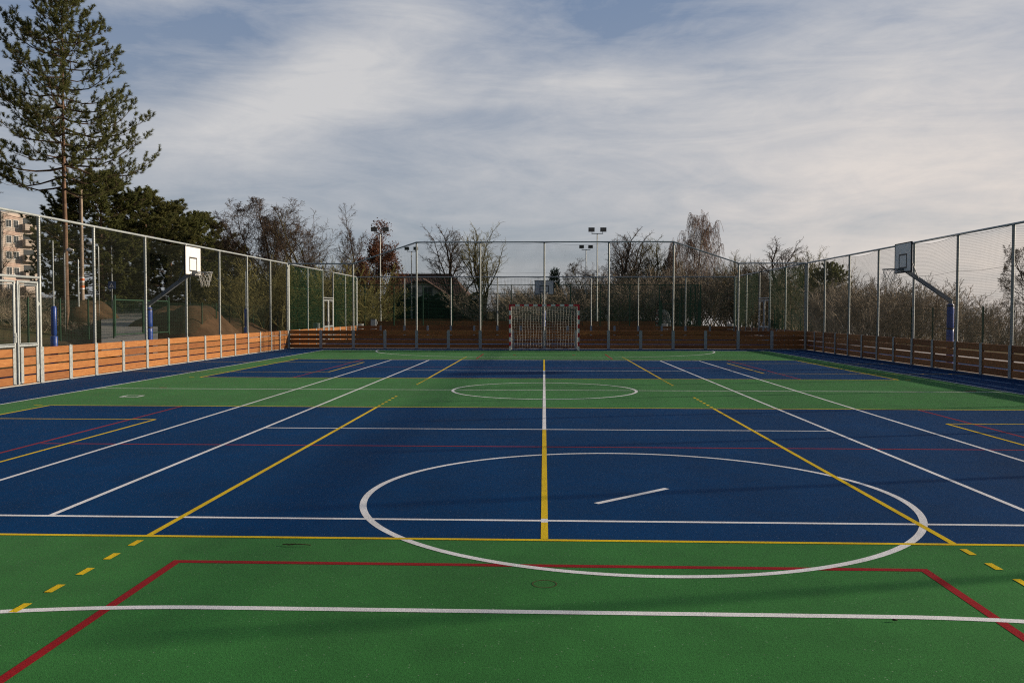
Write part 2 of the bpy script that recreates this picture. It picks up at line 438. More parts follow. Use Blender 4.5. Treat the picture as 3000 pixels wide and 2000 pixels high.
# ------------------------------------------------------------------ board walls and net fences
_cache = {}
def panel_mesh(L, h0=.035, n=4, ph=.181, gap=.033, mat='larch_board'):
    key = ('p', round(L, 2), n)
    if key not in _cache:
        mb = MB()
        for k in range(n):
            z = h0+k*(ph+gap); mb.bevel_box((-L/2, -.022, z), (L/2, .022, z+ph), .006)
        _cache[key] = mb.mesh('board_panel', mat)
    return _cache[key]
def chan_mesh():
    if 'c' not in _cache:
        mb = MB()
        mb.box((-.07, -.038, .004), (.07, -.028, .865)); mb.box((-.007, -.028, .004), (.007, .03, .862)); mb.box((-.07, .03, .004), (.07, .038, .862))
        mb.box((-.045, -.05, .0), (.045, -.038, .02)); mb.box((-.03, -.026, .862), (.03, .026, .885))
        for z in (.12, .33, .54, .76):
            for x in (-.045, .045): mb.tube([(x, -.044, z), (x, -.038, z)], .008, 6)
        _cache['c'] = mb.mesh('channel_post', 'galvanised_steel')
    return _cache['c']
def pole_mesh(H):
    k = ('pole', round(H, 2))
    if k not in _cache:
        mb = MB(); mb.tube([(0, 0, .868), (0, 0, H-.02)], .04, 12)
        mb.box((-.055, -.025, .866), (.055, .05, .876)); mb.tube([(0, 0, H-.06), (0, 0, H-.02)], .046, 12)
        _cache[k] = mb.mesh('pole', 'galvanised_steel')
    return _cache[k]
def net_mesh(L, h0, h1, z0=.89, cell=.045, r=.0019, cord='net_cord', seed=0):
    """hanging net, top edge from height h0 to h1, sagging between its poles"""
    k = ('n', round(L, 2), h0, h1, cell, cord, seed)
    if k in _cache: return _cache[k]
    rr = random.Random(seed); sag = rr.uniform(.05, .11); sk = rr.uniform(-.25, .25); wav = rr.uniform(0, 6)
    def P(u, v):
        u = np.asarray(u, float); v = np.asarray(v, float)
        top = h0+(h1-h0)*u-.035-sag*4*u*(1-u)*(1+sk*(u-.5))
        z = z0+(top-z0)*v
        y = -.055+.018*np.sin(u*3.1+wav)*np.sin(v*3.14)
        return np.stack([(u-.5)*L+0*v, y+0*z, z], -1)
    paths = []
    nv = max(2, int(round(L/cell))); nh = int(round(((h0+h1)/2-z0)/cell))
    for i in range(nv+1): paths.append((P(np.full(2, i/nv), np.linspace(0, 1, 2)), r))
    for j in range(nh+1): paths.append((P(np.linspace(0, 1, 7), np.full(7, j/nh)), r))
    paths.append((P(np.linspace(0, 1, 9), np.full(9, 1.))+np.array([0, -.004, 0]), r*3.2))
    for v in (.34, .66): paths.append((P(np.linspace(0, 1, 3), np.full(3, v))+np.array([0, -.006, 0]), r*2))
    V, F = tubes_np(paths, 3)
    _cache[k] = np_mesh('net', V, F, cord, None, False)
    return _cache[k]
def tubes_np(paths, n):
    """many thin tubes at once: paths = [(points, radius or radii)]"""
    groups = {}
    for p, r in paths: groups.setdefault(len(p), []).append((p, r))
    Vs, Fs, off = [], [], 0
    an = np.arange(n)*2*math.pi/n
    for k, lst in groups.items():
        P = np.array([p for p, _ in lst], float)
        Rr = np.array([np.full(k, r) if np.isscalar(r) else r for _, r in lst], float)
        T = np.gradient(P, axis=1); T /= np.linalg.norm(T, axis=2, keepdims=True)+1e-9
        mean = T.mean(1, keepdims=True)
        ref = np.where(np.abs(mean[..., 2:3]) < .8, np.array([0, 0, 1.]), np.array([1., 0, 0]))
        A = np.cross(T, np.broadcast_to(ref, T.shape)); A /= np.linalg.norm(A, axis=2, keepdims=True)+1e-9; B = np.cross(T, A)
        V = P[:, :, None]+Rr[:, :, None, None]*(np.cos(an)[:, None]*A[:, :, None]+np.sin(an)[:, None]*B[:, :, None])
        t = len(lst); V = V.reshape(-1, 3)
        base = off+np.arange(t)[:, None, None]*k*n+np.arange(k-1)[None, :, None]*n
        a = np.arange(n)[None, None]; b = (np.arange(n)+1)[None, None] % n
        Fq = np.stack([base+a, base+b, base+n+b, base+n+a], -1).reshape(-1, 4)
        Vs.append(V); Fs.append(Fq); off += len(V)
    return np.concatenate(Vs), [np.concatenate(Fs)]
def rail(parent, pts, r=.032):
    MB().tube(pts, r, 10).obj('rail', 'galvanised_steel', parent)
def fence_run(th, P0, P1, stations, heights, wall=True, mids=True, skip=(), cell=.045, r=.0019, cord='net_cord', pole_from=None, end_pole=True):
    """th: parent thing; fence along P0->P1 with poles at the station distances; local front is towards the court"""
    P0, P1 = Vector((*P0, 0)), Vector((*P1, 0)); t = (P1-P0).normalized(); rz = math.atan2(t.y, t.x)
    nrm = Vector((-t.y, t.x, 0))
    loc = lambda d, off=0: P0+t*d+nrm*off
    n = len(stations)
    for i, (d, h) in enumerate(zip(stations, heights)):
        if i == n-1 and not end_pole: continue
        link('pole', pole_mesh(h), th, loc(d, .005), rz)
        if wall: link('channel_post', chan_mesh(), th, loc(d), rz)
    for i in range(n-1):
        if i in skip: continue
        a, b = stations[i], stations[i+1]; L = b-a
        link('net', net_mesh(L, heights[i], heights[i+1], cell=cell, r=r, cord=cord, seed=i % 4), th, loc((a+b)/2), rz)
        if wall:
            k = 2 if L > 2.2 else 1
            for q in range(k):
                link('board_panel', panel_mesh(L/k-.022), th, loc(a+L*(q+.5)/k), rz)
                if q: link('channel_post', chan_mesh(), th, loc(a+L*q/k), rz)
    rail(th, [tuple(loc(d, .005)+Vector((0, 0, h))) for d, h in zip(stations, heights)])

YS = [.95+3*k for k in range(7)]
# left: runs away from the camera along x=-12.1; front must face +x, so build from far to near
def side(th, x, ys, h=4.0, **kw):
    ys = sorted(ys)
    if x < 0:   # front towards +x : t = +y has normal -x ; local -y faces +x
        fence_run(th, (x, ys[0]), (x, ys[-1]), [y-ys[0] for y in ys], [h]*len(ys), **kw)
    else:
        fence_run(th, (x, ys[-1]), (x, ys[0]), [ys[-1]-y for y in reversed(ys)], [h]*len(ys), **kw)
lf = thing('court_fence', 'sunlit orange board wall with galvanised poles and net along the left side of the court', 'fence')
side(lf, -XW, [1.42]+YS[1:]+[YW-.16], cord='sun_net_cord')
rf = thing('court_fence', 'shaded brown board wall with galvanised poles and net along the right side of the court', 'fence')
side(rf, XW, [.95-3*k for k in range(1, 5)]+YS+[YW-.16], 4.0)
ff = thing('court_fence', 'board wall behind the striped goal with net fence stepping up to a tall middle', 'fence')
sx = [-XW, -9, -6, -3, 0, 3, 6, 9, XW]; hs = [4, 4, 5, 5, 5, 5, 5, 4, 4]
fence_run(ff, (-XW, YW), (XW, YW), [x+XW for x in sx], [float(h) for h in hs])
# second court behind
y2 = [YW+.12, 25, 28, 30.3, 33.4, Y2-.16]
l2 = thing('court_fence', 'galvanised net fence of the small second court, left of the far board wall', 'fence')
side(l2, -XW, y2, 4.0, skip=(2,), cell=.09, r=.0040, cord='green_net_cord')
r2 = thing('court_fence', 'galvanised net fence of the small second court, right of the far board wall', 'fence')
side(r2, XW, y2, 4.0, skip=(2,), cell=.09, r=.0040, cord='green_net_cord')
f2 = thing('court_fence', 'lower net fence at the back of the second court behind the goal', 'fence')
fence_run(f2, (-XW, Y2), (XW, Y2), [x+XW for x in sx], [4.0]*9, cell=.09, r=.0026, cord='green_net_cord')

# gates ---------------------------------------------------------------------
def wire_panel(mb, x0, x1, z0, z1, y=0, cx=.05, cz=.05, r=.0018, mi=0):
    n = int((x1-x0)/cx)
    for i in range(n+1):
        x = x0+(x1-x0)*i/n; mb.tube([(x, y, z0), (x, y, z1)], r, 3, mi, False, False)
    n = int((z1-z0)/cz)
    for i in range(n+1):
        z = z0+(z1-z0)*i/n; mb.tube([(x0, y+.002, z), (x1, y+.002, z)], r, 3, mi, False, False)
def court_gate(label, x, ya, yb, swing, near=False):
    """double leaf gate between fence poles at ya and yb, with boards low down and mesh above"""
    g = thing('court_gate', label, 'gate', (x, (ya+yb)/2, 0), math.pi/2 if x < 0 else -math.pi/2)
    W = abs(yb-ya)
    fr = MB()
    fr.tube([(-W/2+.04, 0, 2.52), (W/2-.04, 0, 2.52)], .03, 10)
    fr.obj('top_bar', 'galvanised_steel', g)
    link('net', net_mesh(W, 4.0, 4.0, 2.58, .045 if near else .09, .0023 if near else .004, 'sun_net_cord', 2), g)
    for s in (-1, 1):
        lx = W/4-.02
        leaf = MB(); a, b = s*.035, s*(W/2-.09); a, b = min(a, b), max(a, b)
        for xx in (a+.03, b-.03): leaf.tube([(xx, 0, .04), (xx, 0, 2.42)], .03, 10)
        for z in (.07, .92, 2.40): leaf.tube([(a+.03, 0, z), (b-.03, 0, z)], .03, 10)
        for z in (.97, 2.33): leaf.tube([(a+.08, -.02, z), (b-.08, -.02, z)], .012, 6)
        for xx in (a+.08, b-.08): leaf.tube([(xx, -.02, .97), (xx, -.02, 2.33)], .012, 6)
        lo = leaf.obj('gate_leaf', 'galvanised_steel', g)
        w = MB(); wire_panel(w, a+.085, b-.085, .98, 2.32, -.02, .04 if near else .08, .04 if near else .08, .0017)
        w.obj('mesh_panel', 'sun_net_cord', lo)
        link('board_panel', panel_mesh(b-a-.30), lo, ((a+b)/2, -.01, 0))
        for xx in (a+.115, b-.115): MB().box((xx-.05, -.05, .06), (xx+.05, -.034, .88)).obj('plate', 'galvanised_steel', lo)
        if s < 0:
            h = MB(); h.box((b-.075, -.05, 1.0), (b-.015, -.028, 1.22)); h.tube([(b-.05, -.085, 1.14), (b-.17, -.085, 1.14)], .011, 6); h.tube([(b-.05, -.085, 1.14), (b-.05, -.05, 1.14)], .011, 6)
            h.obj('handle', 'galvanised_steel', lo)
        else:
            h = MB()
            for z in (.4, 1.9): h.tube([(b-.01, -.01, z-.06), (b-.01, -.01, z+.06)], .018, 8); h.box((b-.01, -.02, z-.03), (b+.05, .0, z+.03))
            h.obj('hinge', 'galvanised_steel', lo)
    link('pole', pole_mesh(4.0), g, (-W/2, .005, 0)) if near else None
    MB().tube([(-W/2, .005, 4.0), (W/2, .005, 4.0)], .032, 10).obj('rail', 'galvanised_steel', g)
    return g
court_gate('galvanised double gate with orange boards at the left edge, nearest gate', -XW, -.50, 1.42, 0, True)
court_gate('sunlit double gate in the left net fence of the second court', -XW, 28.0, 30.3, 0)
court_gate('shaded double gate in the right net fence of the second court', XW, 28.0, 30.3, 0)

# ------------------------------------------------------------------ goals
def striped(mb, p, axis, L, w, segs):
    """square bar starting at p along an axis; segs = [(length, material index)]"""
    d = 0; h = w/2
    ax = {'x': 0, 'y': 1, 'z': 2}[axis]; o = [i for i in range(3) if i != ax]
    ringv = lambda dd: [tuple((p[i]+dd if i == ax else p[i]+h*(c1 if i == o[0] else c2)) for i in range(3)) for c1, c2 in ((-1, -1), (1, -1), (1, 1), (-1, 1))]
    V = ringv(0); F = [(0, 1, 2, 3)]; MI = [segs[0][1]]
    for ln, mi in segs:
        d += ln; b = len(V)-4; V += ringv(d)
        for a in range(4): F.append((b+a, b+4+a, b+4+(a+1) % 4, b+(a+1) % 4)); MI.append(mi)
    b = len(V)-4; F.append((b+3, b+2, b+1, b)); MI.append(segs[-1][1])
    for f, mi in zip(F, MI): mb.add([V[i] for i in f], [tuple(range(len(f)))], mi)
def make_goal(label, loc, rz, cell=.125, r=.0062, group=None):
    g = thing('goal', label, 'goal', loc, rz, group)
    # local: opening faces -y, posts at x=+-1.54
    for s in (-1, 1):
        mb = MB(); seq = [(.2, i % 2) for i in range(9)]; seq = [(.2, 1 if i % 2 == 0 else 0) for i in range(9)]+[(.28, 0)]
        striped(mb, (s*1.54, 0, 0), 'z', 2.08, .08, seq); mb.obj('post', ['goal_red', 'goal_white'], g)
    mb = MB(); segs = [(.2, 0)]+[(.2, 1 if i % 2 == 0 else 0) for i in range(13)]+[(.2, 0)]; tot = sum(a for a, _ in segs); segs = [(a*3.0/tot, m) for a, m in segs]
    striped(mb, (-1.5, 0, 2.04), 'x', 3, .08, segs); mb.obj('crossbar', ['goal_red', 'goal_white'], g)
    fr = MB()
    for s in (-1, 1):
        fr.tube([(s*1.52, .04, .03), (s*1.52, 1.0, .03)], .018, 8)
        fr.tube([(s*1.52, .04, 2.0), (s*1.52, .35, 1.98), (s*1.52, .62, 1.86), (s*1.52, .78, 1.6), (s*1.52, 1.0, .05)], .014, 8)
    fr.tube([(-1.52, 1.0, .03), (1.52, 1.0, .03)], .018, 8)
    fr.obj('back_frame', 'goal_white', g)
    paths = []
    prof = np.array([(.05, 1.98), (.35, 1.93), (.60, 1.80), (.74, 1.55), (.86, 1.0), (.93, .5), (.97, .06)])
    dl = np.r_[0, np.cumsum(np.linalg.norm(np.diff(prof, axis=0), axis=1))]
    def S(x, v):
        yy = np.interp(v*dl[-1], dl, prof[:, 0]); zz = np.interp(v*dl[-1], dl, prof[:, 1])
        e = 1-np.abs(x/1.5)**4
        yy = yy+.10*e*np.sin(v*3.14)+.02*np.sin(9*x+7*v); zz = zz-.07*e*np.sin(np.clip(v*2.2, 0, 1)*3.14)+.012*np.sin(11*x+13*v)
        return np.stack([x+.012*np.sin(5*v*3+x*4), yy, zz], -1)
    nx_ = int(3/cell); nv = int(dl[-1]/cell)
    for i in range(nx_+1): x = -1.5+3*i/nx_; v = np.linspace(0, 1, 22); paths.append((S(np.full(22, x), v), r))
    for j in range(nv+1): x = np.linspace(-1.5, 1.5, 22); paths.append((S(x, np.full(22, j/nv)), r))
    for s in (-1, 1):
        for z in np.arange(.1, 1.95, cell):
            yb = float(np.interp(z, prof[::-1, 1], prof[::-1, 0])); yy = np.linspace(.03, yb, 8)
            paths.append((np.stack([np.full(8, s*1.5)+.03*np.sin(np.linspace(0, 3.1, 8))*s*-1, yy, z-.02*np.sin(np.linspace(0, 3.1, 8))], -1), r))
        for y in np.arange(.1, .95, cell):
            zt = float(np.interp(y, prof[:, 0], prof[:, 1])); paths.append((np.stack([np.full(5, s*1.5)-s*.02, np.full(5, y), np.linspace(.05, zt, 5)], -1), r))
    V, F = tubes_np(paths, 4); link('net', np_mesh('goal_net', V, F, 'white_cord'), g)
    return g
make_goal('red and white striped goal with white net in front of the far board wall', (0, 20, 0), 0)
make_goal('distant striped goal seen side on through the nets at right', (11.2, 66, 0), -math.pi/2, .14, .007)
make_goal('distant striped goal with red and white bar behind the left net fences', (-21.5, 66, 0), math.pi/2, .14, .007)

# ------------------------------------------------------------------ basketball hoops
def make_hoop(label, loc, rz, zb, reach=1.35, zp=1.95):
    """local: pole at origin, board towards -y at distance reach"""
    g = thing('basketball_hoop', label, 'basketball hoop', loc, rz)
    MB().tube([(0, 0, 0), (0, 0, zp)], .06, 12).obj('pole', 'grey_steel', g)
    pad = MB(); zz = []
    for a, b in ((.02, .62), (.63, 1.22), (1.23, zp-.1)):
        pts = [(0, 0, a+(b-a)*t) for t in (0, .04, .25, .5, .75, .96, 1)]
        pad.tube(pts, [.088, .104, .107, .104, .107, .104, .088], 16)
    p = pad.obj('padding', 'blue_vinyl', g)
    for z in (.62, 1.22, zp-.16): MB().tube([(0, 0, z-.02), (0, 0, z+.02)], .1105, 16).obj('strap', 'black_paint', p)
    arm = MB(); arm.bar((0, .02, zp-.02), (0, -.10, zp+.07), .11, .11); arm.bar((0, -.08, zp+.05), (0, -reach+.02, zb+.10), .10, .11)
    arm.obj('arm', 'grey_steel', g)
    br = MB()
    for s in (-1, 1): br.tube([(s*.05, -reach+.45, zb-.2), (s*.35, -reach+.05, zb+.45)], .015, 6)
    br.obj('brace', 'grey_steel', g)
    W, H = 1.2, .9
    bd = MB(); bd.bevel_box((-W/2, -reach-.02, zb), (W/2, -reach+.012, zb+H), .004)
    b = bd.obj('backboard', 'white_board', g)
    ed = MB(); y0, y1 = -reach-.028, -reach+.018; e = .028
    ed.box((-W/2-.012, y0, zb-.012), (W/2+.012, y1, zb+e)); ed.box((-W/2-.012, y0, zb+H-e*.6), (W/2+.012, y1, zb+H+.012))
    ed.box((-W/2-.012, y0, zb+e), (-W/2+e*.5, y1, zb+H-e*.6)); ed.box((W/2-e*.5, y0, zb+e), (W/2+.012, y1, zb+H-e*.6))
    sq = [(-.295, .14), (.295, .14), (.295, .59), (-.295, .59)]
    ed.obj('edge_frame', 'black_paint', b)
    tq = MB(); y0, y1 = -reach-.026, -reach-.02; w = .045
    tq.box((-.295, y0, zb+.12), (.295, y1, zb+.12+w)); tq.box((-.295, y0, zb+.57-w), (.295, y1, zb+.57))
    tq.box((-.295, y0, zb+.12+w), (-.295+w, y1, zb+.57-w)); tq.box((.295-w, y0, zb+.12+w), (.295, y1, zb+.57-w))
    tq.obj('target_square', 'black_paint', b)
    rm = MB(); zr = zb+.10; yc = -reach-.40
    rm.tube([(.225*math.cos(a), yc+.225*math.sin(a), zr) for a in np.linspace(0, 2*math.pi, 29)[:-1]], .012, 8, closed=True)
    rm.box((-.09, -reach-.19, zr-.05), (.09, -reach-.027, zr+.02)); 
    for s in (-1, 1): rm.tube([(s*.08, -reach-.03, zr-.10), (s*.15, yc+.15, zr-.012)], .01, 6)
    r_ = rm.obj('rim', 'grey_steel', g)
    paths = []; n = 10
    for s in (-1, 1):
        for i in range(n):
            v = np.linspace(0, 1, 8); a = 2*math.pi*(i+s*v*2.0)/n; rad = .222-.11*v**.8+.012*math.sin(i*2.3)
            paths.append((np.stack([rad*np.cos(a), yc+rad*np.sin(a), zr-.01-(.42+.03*math.sin(i*1.9))*v], -1), .0042))
    V, F = tubes_np(paths, 4); link('net', np_mesh('hoop_net', V, F, 'white_cord'), r_)
    return g
make_hoop('sunlit white basketball hoop on a blue padded post behind the left fence', (-12.50, 8.0, 0), math.pi/2, 2.86, 1.42, 1.95)
make_hoop('dark silhouetted basketball hoop on a blue padded post behind the right fence', (12.52, 8.25, 0), -math.pi/2, 2.95, 1.45, 2.08)
make_hoop('small distant basketball hoop facing the camera above the goal', (0, Y2+1.6, 0), 0, 2.88, 1.45, 1.95)

def net_post(label, loc, H):
    g = thing('padded_post', label, 'post', loc)
    MB().tube([(0, 0, 0), (0, 0, H)], .019, 10).tube([(0, 0, H*.62), (0, 0, H*.63)], .026, 10).obj('pole', 'galvanised_steel', g)
    pad = MB()
    for a, b, r in ((.02, .55, .088), (.56, 1.1, .086), (1.11, 1.85, .066)): pad.tube([(0, 0, a+(b-a)*t) for t in (0, .05, .5, .95, 1)], [r-.02, r, r*.98, r, r-.02], 14)
    pad.obj('padding', 'blue_vinyl', g)
net_post('thin tall pole with blue padding behind the left fence, nearer the gate', (-12.42, 2.55, 0), 3.5)
net_post('thin tall pole with blue padding between the left hoop and far corner', (-12.42, 16.68, 0), 3.4)

# ------------------------------------------------------------------ floodlights
def floodlight(label, x, y, H):
    g = thing('floodlight', label, 'floodlight', (x, y, 0), 0, 'floodlights beyond the far fence')
    MB().tube([(0, 0, 0), (0, 0, 2.1)], .085, 12).tube([(0, 0, 2.1), (0, 0, H-.35)], [.06, .05], 12).obj('pole', 'galvanised_steel', g)
    MB().bar((-.5, 0, H-.33), (.5, 0, H-.33), .06, .06).obj('crossarm', 'galvanised_steel', g)
    for s in (-1, 1):
        mb = MB()
        c = .25
        V = [(-.42, -.1, -.16), (.42, -.1, -.16), (.42, -.22, .30), (-.42, -.22, .30), (-.34, .22, -.08), (.34, .22, -.08), (.34, .16, .30), (-.34, .16, .30)]
        mb.add([(v[0]*.64+s*.51, v[1]*.8, v[2]*.8+H-.05) for v in V], [(4, 5, 1, 0), (6, 7, 3, 2), (0, 3, 7, 4), (1, 5, 6, 2), (5, 4, 7, 6)], 0)
        mb.add([(v[0]*.59+s*.51, v[1]*.8-.004, v[2]*.73+H-.046) for v in V[:4]], [(0, 1, 2, 3)], 1)
        mb.bar((s*.46, 0, H-.30), (s*.46, 0, H-.12), .04, .04)
        mb.obj('lamp', ['grey_steel', 'lamp_glass'], g)
def px_x(px, Z): return float(at(px, 719, Z)[0])
for lab, px, Z, py in (('taller left floodlight mast beside the brown leaved oak', 873, 75, 527), ('taller floodlight mast right of the goal with twin lamps', 1372, 75, 528),
                      ('shorter left floodlight mast in front of the house roof', 945, 99, 571), ('shorter floodlight mast close right of the goal', 1346, 99, 567)):
    p = at(px, py, Z); floodlight(lab, p[0], p[1], p[2])

# ------------------------------------------------------------------ green mesh fences
def green_panel(L, H):
    k = ('g', round(L, 2), H)
    if k not in _cache:
        paths = []
        n = int(L/.05)
        for i in range(n+1): x = -L/2+L*i/n; paths.append((np.array([(x, 0, .05), (x, 0, H)]), .0021))
        for i in range(int(H/.2)+1):
            z = min(H, .05+i*.2)
            for y in (-.006, .006): paths.append((np.array([(-L/2, y, z), (L/2, y, z)]), .0026))
        V, F = tubes_np(paths, 3); _cache[k] = np_mesh('mesh_panel', V, F, 'green_paint', None, False)
    return _cache[k]
def green_post(H, w=.06):
    k = ('gp', H, w)
    if k not in _cache: _cache[k] = MB().box((-w/2, -w/2, 0), (w/2, w/2, H+.04)).box((-w/2-.006, -w/2-.006, H+.04), (w/2+.006, w/2+.006, H+.06)).mesh('post', 'green_paint')
    return _cache[k]
def green_fence(label, P0, P1, H, step=2.5, skip=(), zf=lambda x, y: 0, top=False, w=.06):
    g = thing('mesh_fence', label, 'fence')
    P0, P1 = Vector((*P0, 0)), Vector((*P1, 0)); t = (P1-P0); n = int(round(t.length/step)); t = t/n; L = t.length; rz = math.atan2(t.y, t.x)
    for i in range(n+1):
        p = P0+t*i; z = zf(p.x, p.y)
        if not (i in skip and i-1 in skip): link('post', green_post(H, w), g, (p.x, p.y, z), rz)
        if i < n and i not in skip:
            c = P0+t*(i+.5); link('mesh_panel', green_panel(L-.08, H), g, (c.x, c.y, zf(c.x, c.y)), rz)
    if top: MB().bar((P0.x, P0.y, H+.03), (P1.x, P1.y, H+.03), .05, .05).obj('top_bar', 'green_paint', g)
    return g
zl = lambda x, y: .35
green_fence('low green mesh fence left of the path gate, behind the left board wall', (-22.5, 8), (-22.5, 25.5), 1.95, 2.5, (), zl)
green_fence('low green mesh fence right of the path gate, in front of the soil mound', (-22.5, 32.2), (-22.5, 52.2), 1.95, 2.5, (), zl)
green_fence('low green mesh fence in front of the bare shrubs at the right', (19.6, 8), (19.6, 60.5), 1.95, 2.5)
green_fence('tall dark green mesh fence beyond the second court', (-25, 53.5), (9.6, 53.5), 4.0, 2.5, (), lambda x, y: 0, True, .09)
green_fence('tall green mesh fence further back, in front of the hedge', (-25, 80.5), (14, 80.5), 3.9, 3.9, (), lambda x, y: 0, True, .08)
green_fence('tall green mesh return fence running away at right of the far gate', (13.0, 53.6), (13.0, 79), 4.0, 2.54, (), lambda x, y: 0, True, .09)
def green_gate(label, x0, x1, y, H, along_y=False, z=0):
    W = abs(x1-x0); g = thing('mesh_gate', label, 'gate', ((x0+x1)/2, y, z) if not along_y else (y, (x0+x1)/2, z), math.pi/2 if along_y else 0)
    for s in (-1, 1):
        a, b = sorted((s*.03, s*(W/2-.06))); mb = MB()
        for x in (a+.03, b-.03): mb.box((x-.03, -.03, .06), (x+.03, .03, H))
        for z in (.06, H-.06): mb.box((a+.06, -.028, z), (b-.06, .028, z+.06))
        lo = mb.obj('gate_leaf', 'green_paint', g)
        link('mesh_panel', green_panel(b-a-.12, H-.1), lo, ((a+b)/2, 0, .0))
    for s in (-1, 1): link('post', green_post(H+.15, .11), g, (s*W/2, 0, 0))
    return g
green_gate('wide green double gate across the paved path at left', 25.6, 32.1, -22.5, 1.95, True, .45)
tg = green_gate('green double gate in the tall mesh fence right of the far goal', 9.7, 12.9, 53.5, 2.5)
link('mesh_panel', green_panel(3.1, 1.35), tg, (0, 0, 2.62)); MB().box((-1.6, -.04, 3.98), (1.6, .04, 4.06)).obj('top_bar', 'green_paint', tg)

# third court board walls
def plain_wall(label, P0, P1, H=.95):
    g = thing('board_wall', label, 'wall')
    P0, P1 = Vector((*P0, 0)), Vector((*P1, 0)); t = P1-P0; n = int(round(t.length/3)); t /= n; L = t.length; rz = math.atan2(t.y, t.x)
    for i in range(n):
        c = P0+t*(i+.5); link('board_panel', panel_mesh(L-.02, .03, 5, .19, .006, 'darkened_larch_board'), g, c, rz)
    for i in range(n+1): link('post', green_post(.92, .07), g, P0+t*i+Vector((-t.y, t.x, 0)).normalized()*.08, rz)
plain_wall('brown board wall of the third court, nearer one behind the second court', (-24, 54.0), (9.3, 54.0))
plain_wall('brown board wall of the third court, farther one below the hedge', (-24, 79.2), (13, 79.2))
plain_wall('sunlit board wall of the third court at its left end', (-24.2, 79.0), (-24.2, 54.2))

# small things by the second court -------------------------------------------
def bin_(label, x, y, H=.95, r=.22):
    g = thing('waste_bin', label, 'bin', (x, y, 0), 0, 'waste bins beyond the far fence')
    mb = MB(); mb.tube([(0, 0, .1), (0, 0, H-.05), (0, 0, H-.03), (0, 0, H)], [r, r, r+.02, r+.02], 18); mb.obj('bin_body', 'galvanised_steel', g)
    MB().tube([(0, .0, 0), (0, 0, .1)], .05, 8).box((-.16, -.16, 0), (.16, .16, .02)).obj('foot', 'grey_steel', g)
for lab, px, Z, py in (('round metal bin beyond the left second court gate', 926, 55, 742), ('pale metal bin left of the grey cabinet', 828, 62, 744), ('metal bin near the distant side on goal', 1527, 62, 743), ('pale metal bin beside the right corner pole', 1677, 60, 743)):
    p = at(px if px != 926 else 727, py, Z); bin_(lab, p[0], p[1], max(.8, p[2]))
p = at(858, 733, 60)
g = thing('control_cabinet', 'upright grey control cabinet beyond the far board wall at left', 'cabinet', (p[0], p[1], 0))
MB().bevel_box((-.18, -.14, .1), (.18, .14, p[2]), .012).box((-.14, -.1, 0), (.14, .1, .1)).obj('body', 'grey_steel', g)
MB().box((-.16, -.150, .16), (.16, -.142, p[2]-.05)).box((.18, -.05, p[2]-.35), (.25, .05, p[2]-.15)).obj('door', 'galvanised_steel', g)
for x0, x1, lab in ((2.6, 6.4, 'left of two low benches behind the second court'), (8.0, 11.5, 'right of two low benches behind the second court')):
    g = thing('bench', lab, 'bench', ((x0+x1)/2, 45, 0)); L = x1-x0
    MB().box((-L/2, -.17, .42), (L/2, .17, .47)).obj('seat', 'galvanised_steel', g)
    for s in (-1, 1): MB().box((s*(L/2-.15)-.03, -.15, 0), (s*(L/2-.15)+.03, .15, .42)).obj('leg', 'galvanised_steel', g)

# litter on the court
tag(MB().tube([(-1.9, -12.76, .012), (-1.80, -12.775, .02), (-1.69, -12.77, .012)], .0035, 5).tube([(-1.8, -12.775, .018), (-1.86, -12.79, .012)], .002, 4).obj('fallen_twig', 'soil'), 'thin brown twig lying on the near green floor', 'twig')
tag(MB().tube([(1.905, -14.155, .012), (1.913, -14.156, .013), (1.928, -14.155, .013), (1.936, -14.154, .010)], [.003, .006, .005, .002], 7).obj('pebble', 'stone'), 'small brown pebble on the near green floor beside the white line', 'pebble')

# ------------------------------------------------------------------ path and soil mounds at the left
def strip(name, mat, left, right, zs):
    V = []; F = []
    for (a, b, z) in zip(left, right, zs): V += [(a[0], a[1], z), (b[0], b[1], z)]
    for i in range(len(left)-1): F.append((2*i, 2*i+1, 2*i+3, 2*i+2))
    n = len(V); V += [(x, y, z-1.6) for x, y, z in V]
    for i in range(len(left)-1):
        for a in (0, 1): F.append((2*i+a, 2*i+2+a, n+2*i+2+a, n+2*i+a))
    me = bpy.data.meshes.new(name); me.from_pydata(V, [], F); me.materials.append(MATS[mat]); return struct(link(name, me))
Zs = [33, 42, 50, 60, 72, 85, 98]; zz = [.02, .25, .5, .95, 1.55, 2.2, 2.75]
Lp = [at(232, 720, Z) for Z in Zs]; Rp = [at(362, 720, Z) for Z in Zs]
strip('paved_path', 'asphalt', Lp, Rp, zz)
def mound(name, px, Z, rx, ry, H):
    c = at(px, 720, Z); V = []; F = []; n, m = 64, 22; rr = random.Random(int(px))
    for j in range(m+1):
        t = j/m
        for i in range(n):
            a = 2*math.pi*i/n; w = 1+.12*math.sin(3*a+px)+.08*math.sin(5*a)
            V.append((c[0]+rx*t*w*math.cos(a), c[1]+ry*t*w*math.sin(a), H*(math.cos(max(0, (t-.3)/.7)*math.pi)*.5+.5)*(1+.10*math.sin(2.3*a+4*t))+rr.uniform(-.07, .07)-.05))
    for j in range(m):
        for i in range(n): F.append((j*n+i, (j+1)*n+i, (j+1)*n+(i+1) % n, j*n+(i+1) % n))
    me = bpy.data.meshes.new(name); me.from_pydata(V, [], F); me.materials.append(MATS['soil']); me.polygons.foreach_set('use_smooth', [True]*len(F))
    return struct(link(name, me))
mound('soil_mound', 424, 60, 4.4, 6, 2.0)
mound('soil_mound', 178, 66, 4.2, 5, 2.4)
mound('soil_mound', 480, 66, 5.5, 5, 1.2)

